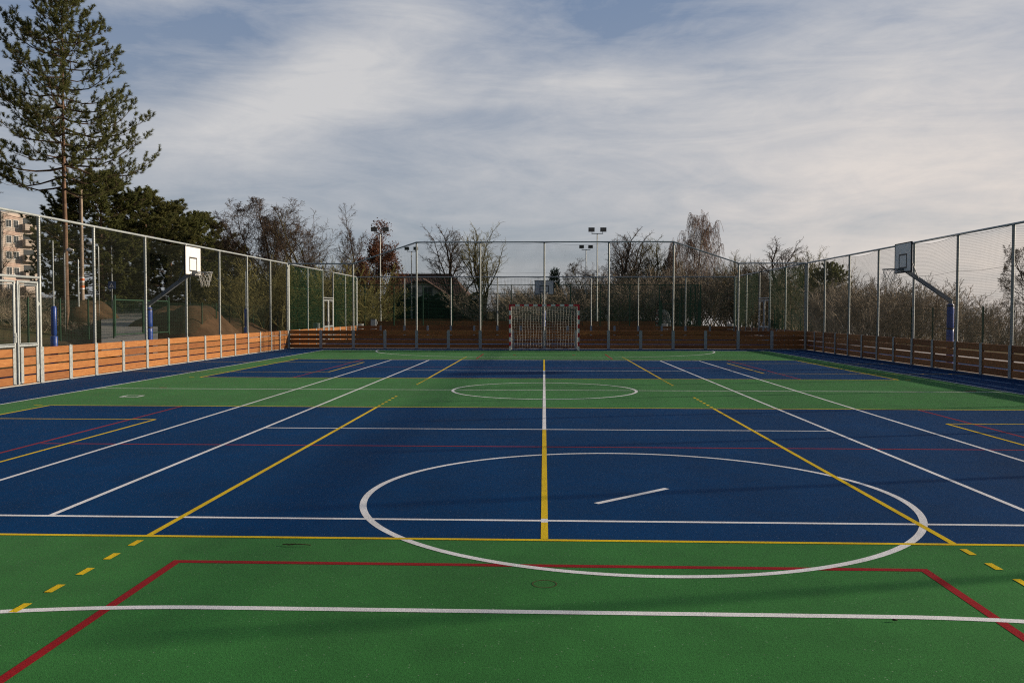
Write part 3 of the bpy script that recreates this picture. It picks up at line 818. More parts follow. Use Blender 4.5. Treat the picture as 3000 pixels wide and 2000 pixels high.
# ------------------------------------------------------------------ trees
class Tree:
    def __init__(s): s.tr = []; s.cr = []; s.lv = []
def unit(v): v = np.asarray(v, float); return v/(np.linalg.norm(v)+1e-9)
def perp(d, r):
    a = np.cross(d, np.array([r.uniform(-1, 1), r.uniform(-1, 1), r.uniform(-1, 1)])); return unit(a)
def grow(T, p, d, L, rad, lev, r, cfg):
    n = cfg['seg'][min(lev, len(cfg['seg'])-1)]
    P = [np.array(p, float)]; d = unit(d); step = L/n; dirs = []
    for i in range(n):
        g = cfg['grav'][min(lev, len(cfg['grav'])-1)]; w = cfg['wig'][min(lev, len(cfg['wig'])-1)]
        d = unit(d+np.array([r.gauss(0, w), r.gauss(0, w), r.gauss(0, w)+g])); dirs.append(d)
        q = P[-1]+d*step
        if 'env' in cfg and lev > 0:
            cz, rx, rzz = cfg['env']; wob = 1+.10*math.sin(q[0]*2.1+q[1]*1.7)+.07*math.sin(q[2]*2.6+q[0]*3.3)
            if (q[0]**2+q[1]**2)/(rx*wob)**2+(q[2]-cz)**2/(rzz*wob)**2 > 1 and len(P) > 1:
                dirs.pop(); break
        P.append(q)
    n = len(P)-1
    P = np.array(P); taper = cfg.get('taper', .45)
    last = lev >= cfg['levels']
    Rr = rad*np.linspace(1, (.35 if last else taper), n+1); Rr = np.maximum(Rr, cfg['minr'])
    (T.tr if lev < cfg['split'] else T.cr).append((P, Rr))
    if last:
        T.lv.append((P, dirs[-1])); return
    k = cfg['kids'][min(lev, len(cfg['kids'])-1)]; k = max(1, int(round(k*r.uniform(.8, 1.2))))
    lo = cfg['start'][min(lev, len(cfg['start'])-1)]
    ph = r.uniform(0, 6.28)
    for i in range(k):
        t = lo+(1-lo)*(i+r.uniform(.1, .9))/k; q = t*n; j = min(n-1, int(q)); f = q-j
        pp = P[j]*(1-f)+P[j+1]*f; dd = dirs[j]
        side = perp(dd, r)
        if lev == 0:
            ph += 2.4+r.uniform(-.5, .5); a = np.cross(dd, [1, 0, .1]); a = unit(a); b = np.cross(dd, a); side = unit(a*math.cos(ph)+b*math.sin(ph))
        ang = math.radians(r.uniform(*cfg['ang'][min(lev, len(cfg['ang'])-1)]))
        nd = unit(dd*math.cos(ang)+side*math.sin(ang))
        ratio = cfg['ratio'][min(lev, len(cfg['ratio'])-1)]
        ll = L*ratio*r.uniform(.75, 1.2)*(cfg['shape'](t) if lev == 0 else (1.1-.5*t))
        grow(T, pp, nd, ll, max(cfg['minr'], float(np.interp(t, np.linspace(0, 1, n+1), Rr))*cfg['rr'][min(lev, len(cfg['rr'])-1)]), lev+1, r, cfg)
    if cfg.get('lead', True):
        grow(T, P[-1], dirs[-1], L*cfg['ratio'][min(lev, len(cfg['ratio'])-1)]*.8, Rr[-1], lev+1, r, cfg)
def leaf_quads(pts, size, r, per=1, spread=.1, droop=0.):
    n = len(pts)*per
    C = np.repeat(np.array(pts), per, 0)+rng.normal(0, spread, (n, 3))
    a = rng.normal(0, 1, (n, 3)); a /= np.linalg.norm(a, axis=1)[:, None]; b = np.cross(a, rng.normal(0, 1, (n, 3))); b /= np.linalg.norm(b, axis=1)[:, None]
    s = size*rng.uniform(.6, 1.3, (n, 1))
    V = np.stack([C-a*s, C+b*s*.55, C+a*s, C-b*s*.55], 1).reshape(-1, 3)
    return V, np.arange(n*4).reshape(-1, 4)
def finish(name, T, bark, twig, sides=(6, 3)):
    V, F = tubes_np([t for t in T.tr], sides[0]); tm = np_mesh('trunk', V, F, bark)
    V, F = tubes_np(T.cr, sides[1]); cm = np_mesh('crown', V, F, twig)
    return dict(trunk=tm, crown=cm, top=max(float(p[:, 2].max()) for p, _ in T.cr+T.tr))
OAK = dict(levels=5, split=3, seg=[4, 9, 7, 5, 4, 3], grav=[0, .04, .03, .02, .01, .0], wig=[.05, .16, .18, .19, .2, .24], kids=[10, 8, 6, 5, 3.2], start=[.5, .22, .2, .15, .1],
           ang=[(15, 72), (26, 52), (28, 56), (30, 60), (30, 62)], ratio=[1.5, .50, .50, .50, .5], rr=[.54, .56, .52, .55, .65], minr=.0078, shape=lambda t: 1.1, taper=.34, lead=True, env=(7.1, 3.3, 3.8))
UPR = dict(OAK, env=(8, 3.2, 6.5), seg=[8, 6, 5, 4, 3], kids=[24, 7, 5.5, 4.5], levels=4, ang=[(25, 48), (22, 42), (25, 50), (30, 60)], grav=[0, .08, .07, .03, 0], ratio=[.40, .5, .5, .5], start=[.2, .2, .15, .1], wig=[.03, .1, .14, .18, .2], shape=lambda t: 1.15-.8*t, taper=.25, rr=[.42, .6, .6, .6])
MULTI = dict(OAK, env=(6.2, 3.0, 4.5), seg=[6, 7, 5, 4, 3], kids=[10, 7, 6, 5], levels=4, lead=True, ang=[(14, 38), (20, 45), (25, 55), (30, 60)], grav=[0, .07, .05, .02, 0], ratio=[.75, .52, .5, .5], start=[.08, .2, .15, .1], wig=[.05, .12, .16, .2, .22], shape=lambda t: 1.1-.3*t, taper=.5, rr=[.66, .6, .58, .6])
SHRUB = dict(OAK, env=(3, 6, 9), kids=[5, 4.5, 3.8], levels=3, seg=[5, 5, 4, 3], ang=[(12, 38), (18, 45), (25, 55)], grav=[0, .06, .04, 0], ratio=[.58, .5, .5], start=[.15, .15, .1], wig=[.08, .11, .13, .16], shape=lambda t: 1.1-.3*t, taper=.4, rr=[.6, .6, .65], minr=.006)
def bare(seed, cfg, L, rad, bark, twig, lean=0.):
    T = Tree(); r = random.Random(seed); grow(T, (0, 0, -.3), (lean, 0, 1), L, rad, 0, r, cfg); return finish('t', T, bark, twig), T
oak_a, _ = bare(3, OAK, 4.6, .26, 'dark_bark', 'twig')
oak_b, _ = bare(8, OAK, 4.8, .27, 'mossy_bark', 'twig')
upr_a, _ = bare(5, UPR, 9.5, .17, 'dark_bark', 'twig')
upr_b, _ = bare(21, UPR, 10, .20, 'mossy_bark', 'moss_twig')
mul_a, _ = bare(12, MULTI, 5.0, .15, 'dark_bark', 'twig')
mul_b, _ = bare(31, MULTI, 5.2, .14, 'mossy_bark', 'moss_twig')
# oak that keeps its brown leaves
BRO = dict(UPR, env=(5.5, 2.6, 5), kids=[13, 5, 3.6], levels=3, ang=[(40, 70), (28, 55), (30, 60)], grav=[0, .03, .02, 0], ratio=[.42, .48, .5], start=[.16, .25, .2], shape=lambda t: 1.1-.75*t)
bro, bt = bare(14, BRO, 8.6, .2, 'dark_bark', 'twig')
pts = [p[i] for p, _ in bt.lv for i in range(1, len(p)) if p[i][2] < 7.9 or R.random() < .35]
V, F = leaf_quads(pts, .10, R, 11, .26)
bro['leaves'] = np_mesh('leaves', V, [F], 'brown_leaf', None, False)
# weeping birch
def birch(seed):
    T = Tree(); r = random.Random(seed)
    cfg = dict(UPR, env=(8.4, 2.5, 5.4), levels=2, kids=[20, 7], ang=[(22, 46), (20, 45)], grav=[0, .12, .02], ratio=[.52, .40], start=[.25, .25], wig=[.03, .08, .12], minr=.016, shape=lambda t: 1.15-.35*t)
    grow(T, (0, 0, -.3), (0, 0, 1), 12, .19, 0, r, cfg)
    ends = list(T.lv)+[(p, unit(p[-1]-p[-2])) for p, _ in T.cr]
    for p, d in ends:
        for _ in range(9):
            q = p[r.randrange(1, len(p))]; L = r.uniform(1.0, 2.6); h = unit([r.uniform(-1, 1), r.uniform(-1, 1), .1])
            t = np.linspace(0, 1, 6); pts = q+np.outer(t*L*.28, h)+np.outer(.18*np.sin(t*2.2)*L-.85*L*t**1.7, [0, 0, 1])
            pts[1:] += rng.normal(0, .03, (5, 3)); T.cr.append((pts, np.linspace(.012, .009, 6)))
    return finish('birch', T, 'birch_bark', 'birch_twig')
bir = birch(4)
# pines -------------------------------------------------------------------
def tufts_np(tufts, n, ln, w, wide=.9):
    """needle tufts: tufts=[(pos, axis, length)]"""
    m = len(tufts); C = np.array([t[0] for t in tufts]); A = np.array([t[1] for t in tufts]); Lt = np.array([t[2] for t in tufts])
    C = np.repeat(C, n, 0); A = np.repeat(A, n, 0); Lt = np.repeat(Lt, n)
    k = len(C); s = rng.uniform(0, 1, k); C = C+A*((s-.35)*Lt)[:, None]
    q = rng.normal(0, 1, (k, 3)); q -= A*(q*A).sum(1)[:, None]; q /= np.linalg.norm(q, axis=1)[:, None]+1e-9
    D = A*rng.uniform(.35, .9, (k, 1))+q*wide*rng.uniform(.6, 1.1, (k, 1)); D /= np.linalg.norm(D, axis=1)[:, None]
    S = np.cross(D, rng.normal(0, 1, (k, 3))); S /= np.linalg.norm(S, axis=1)[:, None]+1e-9
    ll = ln*rng.uniform(.75, 1.2, (k, 1))
    V = np.stack([C-S*w, C+S*w, C+D*ll], 1).reshape(-1, 3)
    return V, np.arange(k*3).reshape(-1, 3)
def pine(seed, H, rad, prof, z0, whorl=.55, nb=4.6, sec=8, needle=.15, nw=.011, nn=34, bark='pine_bark', ndl='pine_needle', stubs=0, sky=.0, tert=3, rise=(.25, .0), side_bias=None, inner=.34):
    """prof: list of (height fraction, branch length)"""
    r = random.Random(seed); tr = []; cr = []; tf = []
    zt = np.linspace(-.3, H, 14); tx = np.cumsum([r.gauss(0, .02) for _ in zt]); tyy = np.cumsum([r.gauss(0, .02) for _ in zt])
    tp = np.stack([tx, tyy, zt], -1); tr.append((tp, rad*np.clip(1-(zt/H)**1.15, .05, 1)))
    hx, hl = [p[0] for p in prof], [p[1] for p in prof]
    z = z0
    ph = r.uniform(0, 6)
    while z < H-.15:
        k = max(2, int(nb+r.uniform(-1.3, 1.3)))
        for i in range(k):
            ph += 2*math.pi/k+r.uniform(-.35, .35)
            L = np.interp(z/H, hx, hl)*r.uniform(.72, 1.12)
            if side_bias: L *= side_bias(z/H, ph)
            if L < .25: continue
            t01 = (z-z0)/(H-z0); up = rise[1]+(rise[0]-rise[1])*t01+r.gauss(0, .08)
            n = 7; t = np.linspace(0, 1, n); h = np.array([math.cos(ph), math.sin(ph), 0]); sd = np.array([-h[1], h[0], 0])
            b0 = np.array([np.interp(z, zt, tx), np.interp(z, zt, tyy), z+r.uniform(-.15, .15)])
            curl = r.uniform(.10, .24); bow = r.gauss(0, .07)
            P = b0+np.outer(t*L, h)+np.outer(L*(up*t-.10*np.sin(t*3.1)+curl*t**3), [0, 0, 1])+np.outer(L*bow*t*t, sd)
            P[1:-1] += rng.normal(0, .02*L**.5, (n-2, 3))
            br = max(.012, .02+.0105*L)
            cr.append((P, np.linspace(br, .010, n)))
            tf.append((P[-1]-unit(P[-1]-P[-2])*.28, unit(P[-1]-P[-2]), .34))
            ns = max(2, int(sec*(.4+L/4.5)))
            for j in range(ns):
                u = inner+(1-inner)*(j+r.uniform(.1, .9))/ns; q = np.array([np.interp(u, t, P[:, c]) for c in range(3)])
                dirb = unit(P[min(n-1, int(u*(n-1))+1)]-P[int(u*(n-1))]) if u < 1 else unit(P[-1]-P[-2])
                s = 1 if j % 2 else -1
                d = unit(dirb*r.uniform(.5, 1.0)+sd*s*r.uniform(.5, 1.1)+np.array([0, 0, r.uniform(-.25, .55)]))
                l2 = L*.26*r.uniform(.6, 1.25)*(1.25-.7*u)+.22
                m = 5; tt = np.linspace(0, 1, m)
                Q = q+np.outer(tt*l2, d)+np.outer(l2*(.30*tt**2-.10*np.sin(tt*3)), [0, 0, 1]); Q[1:] += rng.normal(0, .012, (m-1, 3))
                cr.append((Q, np.linspace(.013, .007, m)))
                e = unit(Q[-1]-Q[-2]); e = unit(e+np.array([0, 0, .35]))
                tf.append((Q[-1]-e*.12, e, .30))
                for _ in range(tert):
                    v = r.uniform(.3, .95); q3 = np.array([np.interp(v, tt, Q[:, c]) for c in range(3)])
                    d3 = unit(d+np.array([r.gauss(0, .6), r.gauss(0, .6), r.gauss(.35, .4)])); l3 = r.uniform(.15, .42)
                    cr.append((np.array([q3, q3+d3*l3*.5+np.array([0, 0, -.02]), q3+d3*l3]), np.array([.009, .007, .006])))
                    e3 = unit(d3+np.array([0, 0, .4])); tf.append((q3+d3*l3-e3*.1, e3, .26))
        z += whorl*r.uniform(.75, 1.25)*(1.25-.5*z/H)
    for _ in range(stubs):
        z = r.uniform(z0*.25, z0); a = r.uniform(0, 6.28); L = r.uniform(.5, 1.7); t = np.linspace(0, 1, 5)
        P = np.array([0, 0, z])+np.outer(t*L, [math.cos(a), math.sin(a), 0])+np.outer(L*(.1*t-.35*t*t), [0, 0, 1]); cr.append((P, np.linspace(.02, .007, 5)))
    tf.append((np.array([tx[-1], tyy[-1], H-.4]), np.array([0, 0, 1.]), .6))
    V, F = tubes_np(tr, 7); tm = np_mesh('trunk', V, F, bark)
    V1, F1 = tubes_np(cr, 4); V2, F2 = tufts_np(tf, nn, needle, nw)
    cm = np_mesh('crown', np.concatenate([V1, V2]), [F1[0], F2+len(V1)], ['dark_bark', ndl], np.r_[np.zeros(len(F1[0])), np.ones(len(F2))], False)
    return dict(trunk=tm, crown=cm, top=H)
TALL = pine(5, 25.5, .20, [(0, .8), (.36, 1.6), (.41, 5.2), (.45, 6.5), (.50, 4.4), (.56, 5.0), (.62, 5.1), (.68, 3.8), (.74, 3.5), (.80, 2.7), (.87, 2.0), (.94, 1.2), (1, .2)], 10.2, .74, 4.5, 9, .20, .0165, 36, stubs=14, rise=(.36, -.02), tert=4)
NEXT = pine(17, 21, .2, [(0, .6), (.35, 2.2), (.45, 4.2), (.6, 4.6), (.8, 3.6), (.93, 2), (1, .3)], 7.0, .8, 4.4, 7, .21, .0165, 32, stubs=8, rise=(.34, .0))
MID_A = pine(23, 13.5, .2, [(0, 1.5), (.25, 3.4), (.45, 4.4), (.62, 3.8), (.80, 2.4), (.92, 1.1), (1, .15)], 1.6, .62, 5.2, 9, .19, .022, 56, ndl='pine_needle', stubs=4, rise=(.45, .0), tert=3)
MID_B = pine(29, 11, .17, [(0, 1.2), (.2, 3.0), (.45, 3.4), (.66, 2.7), (.84, 1.6), (1, .15)], 1.2, .60, 5.0, 9, .19, .022, 56, ndl='dark_needle', rise=(.5, .02), tert=3)
SPRUCE = pine(37, 8, .12, [(0, 1.9), (.1, 1.9), (.5, 1.15), (.8, .55), (1, .12)], .5, .26, 7, 7, .10, .016, 24, bark='dark_bark', ndl='spruce_needle', rise=(.25, -.25), tert=2, inner=.15)

def place(var, name, label, px, Z, py_top=None, zg=None, rz=0., cat='tree', group=None, H=None, pos=None, wide=1.):
    p = at(px, 719, Z) if pos is None else pos
    zg = hill(p[0], p[1]) if zg is None else zg
    if H is None: H = float(at(px, py_top, Z)[2])-zg
    s = H/var['top']
    g = thing(name, label, cat, (p[0], p[1], zg-.05), rz, group, (s*wide, s*wide, s))
    for k in ('trunk', 'crown', 'leaves'):
        if k in var: link(k, var[k], g)
    return g
place(TALL, 'pine_tree', 'tallest pine at the left with long bare trunk and sky behind its open crown', 152, 60, -70, rz=2.2)
place(NEXT, 'pine_tree', 'pine half cut off by the left edge of the photo', -112, 56, 150, rz=1.0)
place(upr_a, 'bare_birch', 'bare twiggy tree at the left edge under the cut off pine', -30, 70, 330, rz=1.)
place(MID_A, 'pine_tree', 'broad dark pine right behind the trunk of the tallest pine', 235, 74, 400, rz=.4, wide=1.35)
place(MID_B, 'pine_tree', 'dark pine between the broad pine and the left hoop', 335, 80, 450, rz=1.7, wide=1.4)
place(MID_A, 'pine_tree', 'dark pine rising behind the sunlit hoop', 392, 86, 470, rz=2.9, wide=1.3)
place(MID_B, 'pine_tree', 'dark pine right of the sunlit hoop with a rounded top', 464, 92, 496, rz=4.1, wide=1.4)
place(MID_A, 'pine_tree', 'lowest dark pine sloping down towards the bare oaks', 508, 96, 556, rz=5.0, wide=1.3)
place(MID_B, 'pine_tree', 'shady pine left of the tallest pine, beside the apartment block', 140, 84, 478, rz=.8)
place(MID_A, 'pine_tree', 'dark pine filling the gap under the broad pine', 290, 95, 505, rz=3.7, wide=1.3)
place(SPRUCE, 'spruce_tree', 'small pointed spruce just right of the far hoop', 1276, 100, 612)
place(MID_A, 'conifer_tree', 'dark rounded conifer rising behind the right fence corner', 1902, 66, 603, rz=1.3, wide=1.05)
place(oak_a, 'bare_oak', 'wide bare oak with spreading limbs, left of a pair', 606, 78, 446, rz=.5, wide=1.28)
place(oak_b, 'bare_oak', 'wide bare oak with spreading limbs, right of a pair', 698, 80, 456, rz=2.2, wide=1.25)
place(upr_a, 'bare_tree', 'slim tall bare tree beside the brown leaved oak', 832, 88, 466, rz=.3, wide=1.15)
place(bro, 'brown_oak', 'oak still holding its brown leaves behind the left floodlight', 868, 84, 512, rz=1.1, wide=1.0)
place(mul_a, 'bare_tree', 'bare many stemmed tree behind the house, left of a pair by the goal', 1052, 98, 508, rz=.2, wide=1.2)
place(mul_b, 'bare_tree', 'bare many stemmed tree, right of a pair by the goal', 1112, 100, 506, rz=2.4, wide=1.2)
place(mul_a, 'bare_tree', 'bare crown directly behind the taller right floodlight', 1412, 104, 522, rz=3.3, wide=1.35)
place(mul_b, 'bare_tree', 'dense bare tree between the right floodlight and the birch', 1500, 104, 536, rz=4.4, wide=1.3)
place(mul_a, 'bare_tree', 'bare tree rising just right of the taller right floodlight mast, behind its neighbour', 1456, 110, 542, rz=1.9, wide=1.3)
place(oak_b, 'bare_tree', 'low bare tree behind the shorter right floodlight', 1345, 112, 590, rz=1.2, wide=1.)
place(bir, 'weeping_birch', 'tall weeping birch with drooping twigs right of the stepped net', 1602, 96, 480, rz=.6, wide=1.05)
place(bir, 'weeping_birch', 'smaller weeping birch at the left shoulder of the tall birch', 1556, 102, 545, rz=2.6, wide=.9)
place(mul_b, 'bare_tree', 'bare tree just right of the tall birch', 1688, 94, 572, rz=.9, wide=1.1)
place(mul_a, 'bare_tree', 'highest bare crown above the right fence corner', 1786, 88, 546, rz=2.0, wide=1.5)
place(mul_b, 'bare_tree', 'bare crown close right of the highest one above the right fence corner', 1866, 84, 560, rz=3.0, wide=1.3)
place(upr_b, 'bare_tree', 'bare crown low between the birch and the right fence corner', 1738, 100, 590, rz=3.0, wide=1.6)
place(oak_a, 'bare_tree', 'bare branches reaching in at the right edge of the photo', 2445, 54, 500, rz=2.0, wide=1.)
place(upr_b, 'bare_tree', 'green stemmed bare tree behind the left fence below the oaks', 560, 62, 585, rz=1.2, wide=1.5)
place(mul_b, 'bare_tree', 'mossy many stemmed tree behind the left fence corner', 645, 66, 580, rz=.2, wide=1.0)
place(oak_b, 'bare_tree', 'bare tree between the oaks and the brown leaved oak', 775, 92, 590, rz=5.0, wide=1.)

# thickets: shrubs nobody could count, one object each ---------------------------
def shrub_arrays(seed, H=3.5):
    T = Tree(); r = random.Random(seed)
    for k in range(6):
        a = r.uniform(0, 6.28); cfg = SHRUB
        grow(T, (math.cos(a)*r.uniform(.05, .5), math.sin(a)*r.uniform(.05, .5), -.2), (math.cos(a)*.45, math.sin(a)*.45, 1), H*.6*r.uniform(.7, 1.1), .02, 0, r, cfg)
    V, F = tubes_np(T.tr+T.cr, 3); V[:, 2] *= H/V[:, 2].max(); return V, F[0]
SH = [shrub_arrays(100+i) for i in range(5)]
def thicket(name, label, spots, mat):
    Vs, Fs, off = [], [], 0
    for (x, y, z, h, w) in spots:
        V, F = SH[R.randrange(5)]; a = R.uniform(0, 6.28); c, s = math.cos(a), math.sin(a)
        V = V@np.array([[c, s, 0], [-s, c, 0], [0, 0, 1]])*np.array([w, w, h/3.5])+np.array([x, y, z])
        Vs.append(V); Fs.append(F+off); off += len(V)
    me = np_mesh(name, np.concatenate(Vs), [np.concatenate(Fs)], mat, None, False)
    tag(link(name, me), label, 'thicket', None, 'stuff')
def spots(n, x0, x1, Z0, Z1, top, w=(.9, 1.5), drop=0.):
    out = []
    for _ in range(n):
        px = R.uniform(x0, x1); Z = R.uniform(Z0, Z1); p = at(px, 719, Z); zg = hill(p[0], p[1])
        zt = float(at(px, top(px)+R.uniform(-8, 26), Z)[2]); h = max(1.2, zt-zg+.0); ww = R.uniform(*w)*max(.75, min(1.6, h/3.5))
        out.append((p[0], p[1], zg, h, ww))
    return out
thicket('right_thicket', 'dense bare brown shrubs beyond the right fence with sky between their twigs', spots(44, 1880, 2420, 44, 74, lambda p: np.interp(p, [1880, 2000, 2100, 2200, 2352, 2420], [640, 618, 645, 668, 672, 672]), (1.1, 1.9)), 'thicket_twig')
thicket('far_thicket', 'tangled bare undergrowth behind the courts', spots(105, 1120, 1900, 84, 120, lambda p: np.interp(p, [1120, 1300, 1500, 1700, 1900], [650, 645, 600, 590, 600]), (1.3, 2.2)), 'thicket_twig')
thicket('left_thicket', 'tangled mossy bare shrubs behind the left fence', spots(46, 480, 850, 68, 98, lambda p: np.interp(p, [480, 600, 700, 800, 900], [640, 600, 590, 610, 640]), (1.2, 2.0)), 'moss_twig')
thicket('bank_thicket', 'brown shrubs on the bank behind the left gate', spots(45, -60, 240, 60, 84, lambda p: np.interp(p, [-60, 0, 100, 240], [640, 650, 690, 720]), (1.2, 2.0)), 'thicket_twig')

# hedge ------------------------------------------------------------------------
def hedge(label, px0, px1, Z, py):
    a, b = at(px0, py, Z), at(px1, py, Z); H = a[2]; L = b[0]-a[0]; d = 1.6
    g = thing('hedge', label, 'hedge', (a[0], a[1], 0))
    pts = []
    for _ in range(15000):
        x = R.uniform(0, L); hh = H*(1+.05*math.sin(x*1.3)+.05*math.sin(x*3.1)); z = R.uniform(.1, hh); y = R.uniform(0, d)
        f = R.random()
        if f < .6: y = abs(R.gauss(0, .12))+.08*math.sin(x*2.3+z*2)
        elif f < .85: z = hh-abs(R.gauss(0, .13))
        pts.append((x, y, z))
    V, F = leaf_quads(pts, .11, R, 1, .05)
    link('leaves', np_mesh('leaves', V, [F], 'hedge_leaf', None, False), g)
    mb = MB()
    for i in range(int(L/.5)): x = .25+i*.5; mb.tube([(x, .8, 0), (x+R.uniform(-.15, .15), .8, H*.8)], .03, 5)
    mb.box((.2, .35, .1), (L-.2, d-.3, H*.9)); mb.obj('core', 'hedge_leaf', g)
hedge('dark clipped evergreen hedge in front of the house', 885, 1118, 101.5, 679)

# house --------------------------------------------------------------------------
def house():
    Z = 116; x0, x1 = px_x(970, Z), px_x(1056, Z); yb = float(at(1000, 719, Z)[1])
    zr = float(at(1000, 628, Z)[2]); ze = float(at(1000, 673, Z)[2])
    g = thing('house', 'house with brown tiled roof and pale gable behind the hedge', 'house', (x0, yb, 0))
    W = x1-x0
    w = MB()
    w.box((.3, .3, 0), (W-.3, 8, ze-.1))
    gx0, gx1 = -3.3, 3.3; gc = (gx0+gx1)/2; gy = -2.0; gz = zr-.6
    def gable(z): return (gz-z)/(gz-ze)*(gx1-gx0)/2
    cut = gz-.4; hw = gable(cut)
    w.add([(gx0+.3, gy+.4, 0), (gx1-.3, gy+.4, 0), (gx1-.3, gy+.4, ze), (gc+hw, gy+.4, cut), (gc-hw, gy+.4, cut), (gx0+.3, gy+.4, ze)], [(0, 1, 2, 3, 4, 5)])
    w.add([(gx1-.3, gy+.4, 0), (gx1-.3, .3, 0), (gx1-.3, .3, ze), (gx1-.3, gy+.4, ze)], [(0, 1, 2, 3)])
    w.add([(gx0+.3, gy+.4, 0), (gx0+.3, 3, 0), (gx0+.3, 3, ze), (gx0+.3, gy+.4, ze)], [(3, 2, 1, 0)])
    w.obj('wall', 'house_wall', g)
    r = MB()
    def sheet(q, t=.16): 
        q = [Vector(p) for p in q]; n = (q[1]-q[0]).cross(q[2]-q[0]).normalized()*t
        k = len(q); V = q+[p-n for p in q]; F = [tuple(range(k)), tuple(range(2*k-1, k-1, -1))]+[(i, i+k, (i+1) % k+k, (i+1) % k) for i in range(k)]
        r.add(V, F)
    ym = 4.2
    sheet([(-5, -.3, ze-.35), (W+1.2, -.3, ze-.35), (W-1.4, ym, zr), (-5, ym, zr)])
    sheet([(W+1.2, 8.7, ze-.35), (-5, 8.7, ze-.35), (-5, ym, zr), (W-1.4, ym, zr)])
    sheet([(W+1.2, -.3, ze-.35), (W+1.2, 8.7, ze-.35), (W-1.4, ym, zr)])
    y1 = 4.0; ov = .45
    sheet([(gx1+ov, gy-.1, ze-.35), (gx1+ov, y1, ze-.35), (gc, y1, gz), (gc, gy+1.2, gz), (gc+hw, gy-.1, cut)])
    sheet([(gx0-ov, y1, ze-.35), (gx0-ov, gy-.1, ze-.35), (gc-hw, gy-.1, cut), (gc, gy+1.2, gz), (gc, y1, gz)])
    sheet([(gc-hw-.1, gy-.15, cut-.1), (gc+hw+.1, gy-.15, cut-.1), (gc, gy+1.25, gz+.03)])
    rf = r.obj('roof', 'roof_tile', g)
    MB().tube([(-5, ym, zr+.03), (W-1.4, ym, zr+.03)], .13, 8).obj('ridge', 'roof_tile', rf)
    for wx in (-1.2, .95):
        f = MB(); a, b, c, d = wx-.62, wx+.62, ze-.55, ze+.75; y = gy+.39
        for q in ((a, c, b, c+.09), (a, d-.09, b, d), (a, c+.09, a+.09, d-.09), (b-.09, c+.09, b, d-.09), (wx-.04, c+.09, wx+.04, d-.09)): f.box((q[0], y-.05, q[1]), (q[2], y+.005, q[3]))
        fo = f.obj('window', 'grey_steel', g)
        MB().box((a+.09, y-.02, c+.09), (b-.09, y-.005, d-.09)).obj('pane', 'window_glass', fo)
    bb = MB()
    for s in (-1, 1): bb.bar((gc+s*(gx1-gc+ov), gy-.12, ze-.42), (gc+s*hw, gy-.12, cut-.06), .05, .2)
    bb.obj('barge_board', 'dark_bark', rf)
house()

# apartment block ------------------------------------------------------------------
def block():
    Z = 150; c = at(10, 719, Z); H = float(at(40, 489, Z)[2]); zg = hill(c[0], c[1])
    g = thing('apartment_block', 'pale pink and cream apartment block with balconies at the left edge', 'building', (c[0], c[1], zg), math.radians(60))
    H -= zg; L, D = 6.3, 12
    # local +x along lit facade (facing -y), left end wall facing -x
    MB().box((0, 0, 0), (L, D, H)).obj('wall', 'plaster_cream', g)
    MB().box((-.3, .0, 0), (-.002, D, H+.3)).box((0, .2, H), (L, D, H+.3)).obj('end_wall', 'plaster_shade_grey', g)
    fl = 2.75; n = int(H/fl)
    for k in range(n):
        z = H-.9-k*fl
        MB().box((.0, -.06, z-.15), (2.9, -.004, z+.55)).obj('spandrel', 'plaster_pink', g)
    for k in range(n):
        z = H-2.45-k*fl
        for x in (.5, 1.75):
            f = MB(); w, h = .95, 1.35
            for q in ((x, z, x+w, z+.07), (x, z+h-.07, x+w, z+h), (x, z+.07, x+.07, z+h-.07), (x+w-.07, z+.07, x+w, z+h-.07), (x+w/2-.03, z+.07, x+w/2+.03, z+h-.07)): f.box((q[0], -.05, q[1]), (q[2], .02, q[3]))
            fo = f.obj('window', 'goal_white', g); MB().box((x+.07, -.02, z+.07), (x+w-.07, -.004, z+h-.07)).obj('pane', 'window_glass', fo)
        bl = MB(); x = 3.2; bl.box((x, -1.2, z-.35), (x+2.5, -.004, z-.2)); bl.box((x, -1.2, z-.2), (x+2.5, -1.12, z+.75))
        for xx in (x, x+2.42): bl.box((xx, -1.12, z-.2), (xx+.08, -.004, z+.75))
        bo = bl.obj('balcony', 'plaster_cream', g); MB().box((x+.3, -.02, z-.1), (x+2.2, -.004, z+1.8)).obj('balcony_door', 'window_glass', bo)
block()

# poles, lamps and sign behind the left fence --------------------------------------
def pole_at(px, Z): p = at(px, 719, Z); return p[0], p[1], hill(p[0], p[1])
x, y, z = pole_at(190, 66); top = float(at(190, 430, 66)[2])-z
g = thing('utility_pole', 'round utility pole with two orange and white bands by the tall pine', 'pole', (x, y, z))
MB().tube([(0, 0, 0), (0, 0, top)], [.16, .11], 12).obj('shaft', 'pole_wood', g)
zb = float(at(190, 642, 66)[2])-z
for k, dz in enumerate((0, .55)): MB().tube([(0, 0, zb-dz-.09), (0, 0, zb-dz+.09)], .158, 12).obj('orange_band', 'orange_band', g)
wb = MB()
for dz in (.17, -.14, .69): wb.tube([(0, 0, zb-dz-.05), (0, 0, zb-dz+.05)], .157, 12)
wb.obj('white_band', 'goal_white', g)
x, y, z = pole_at(181, 64)
tag(MB().tube([(x, y, z), (x, y, float(at(181, 596, 64)[2]))], .055, 10).obj('steel_pole', 'galvanised_steel'), 'thin pale steel pole close left of the banded utility pole', 'pole')
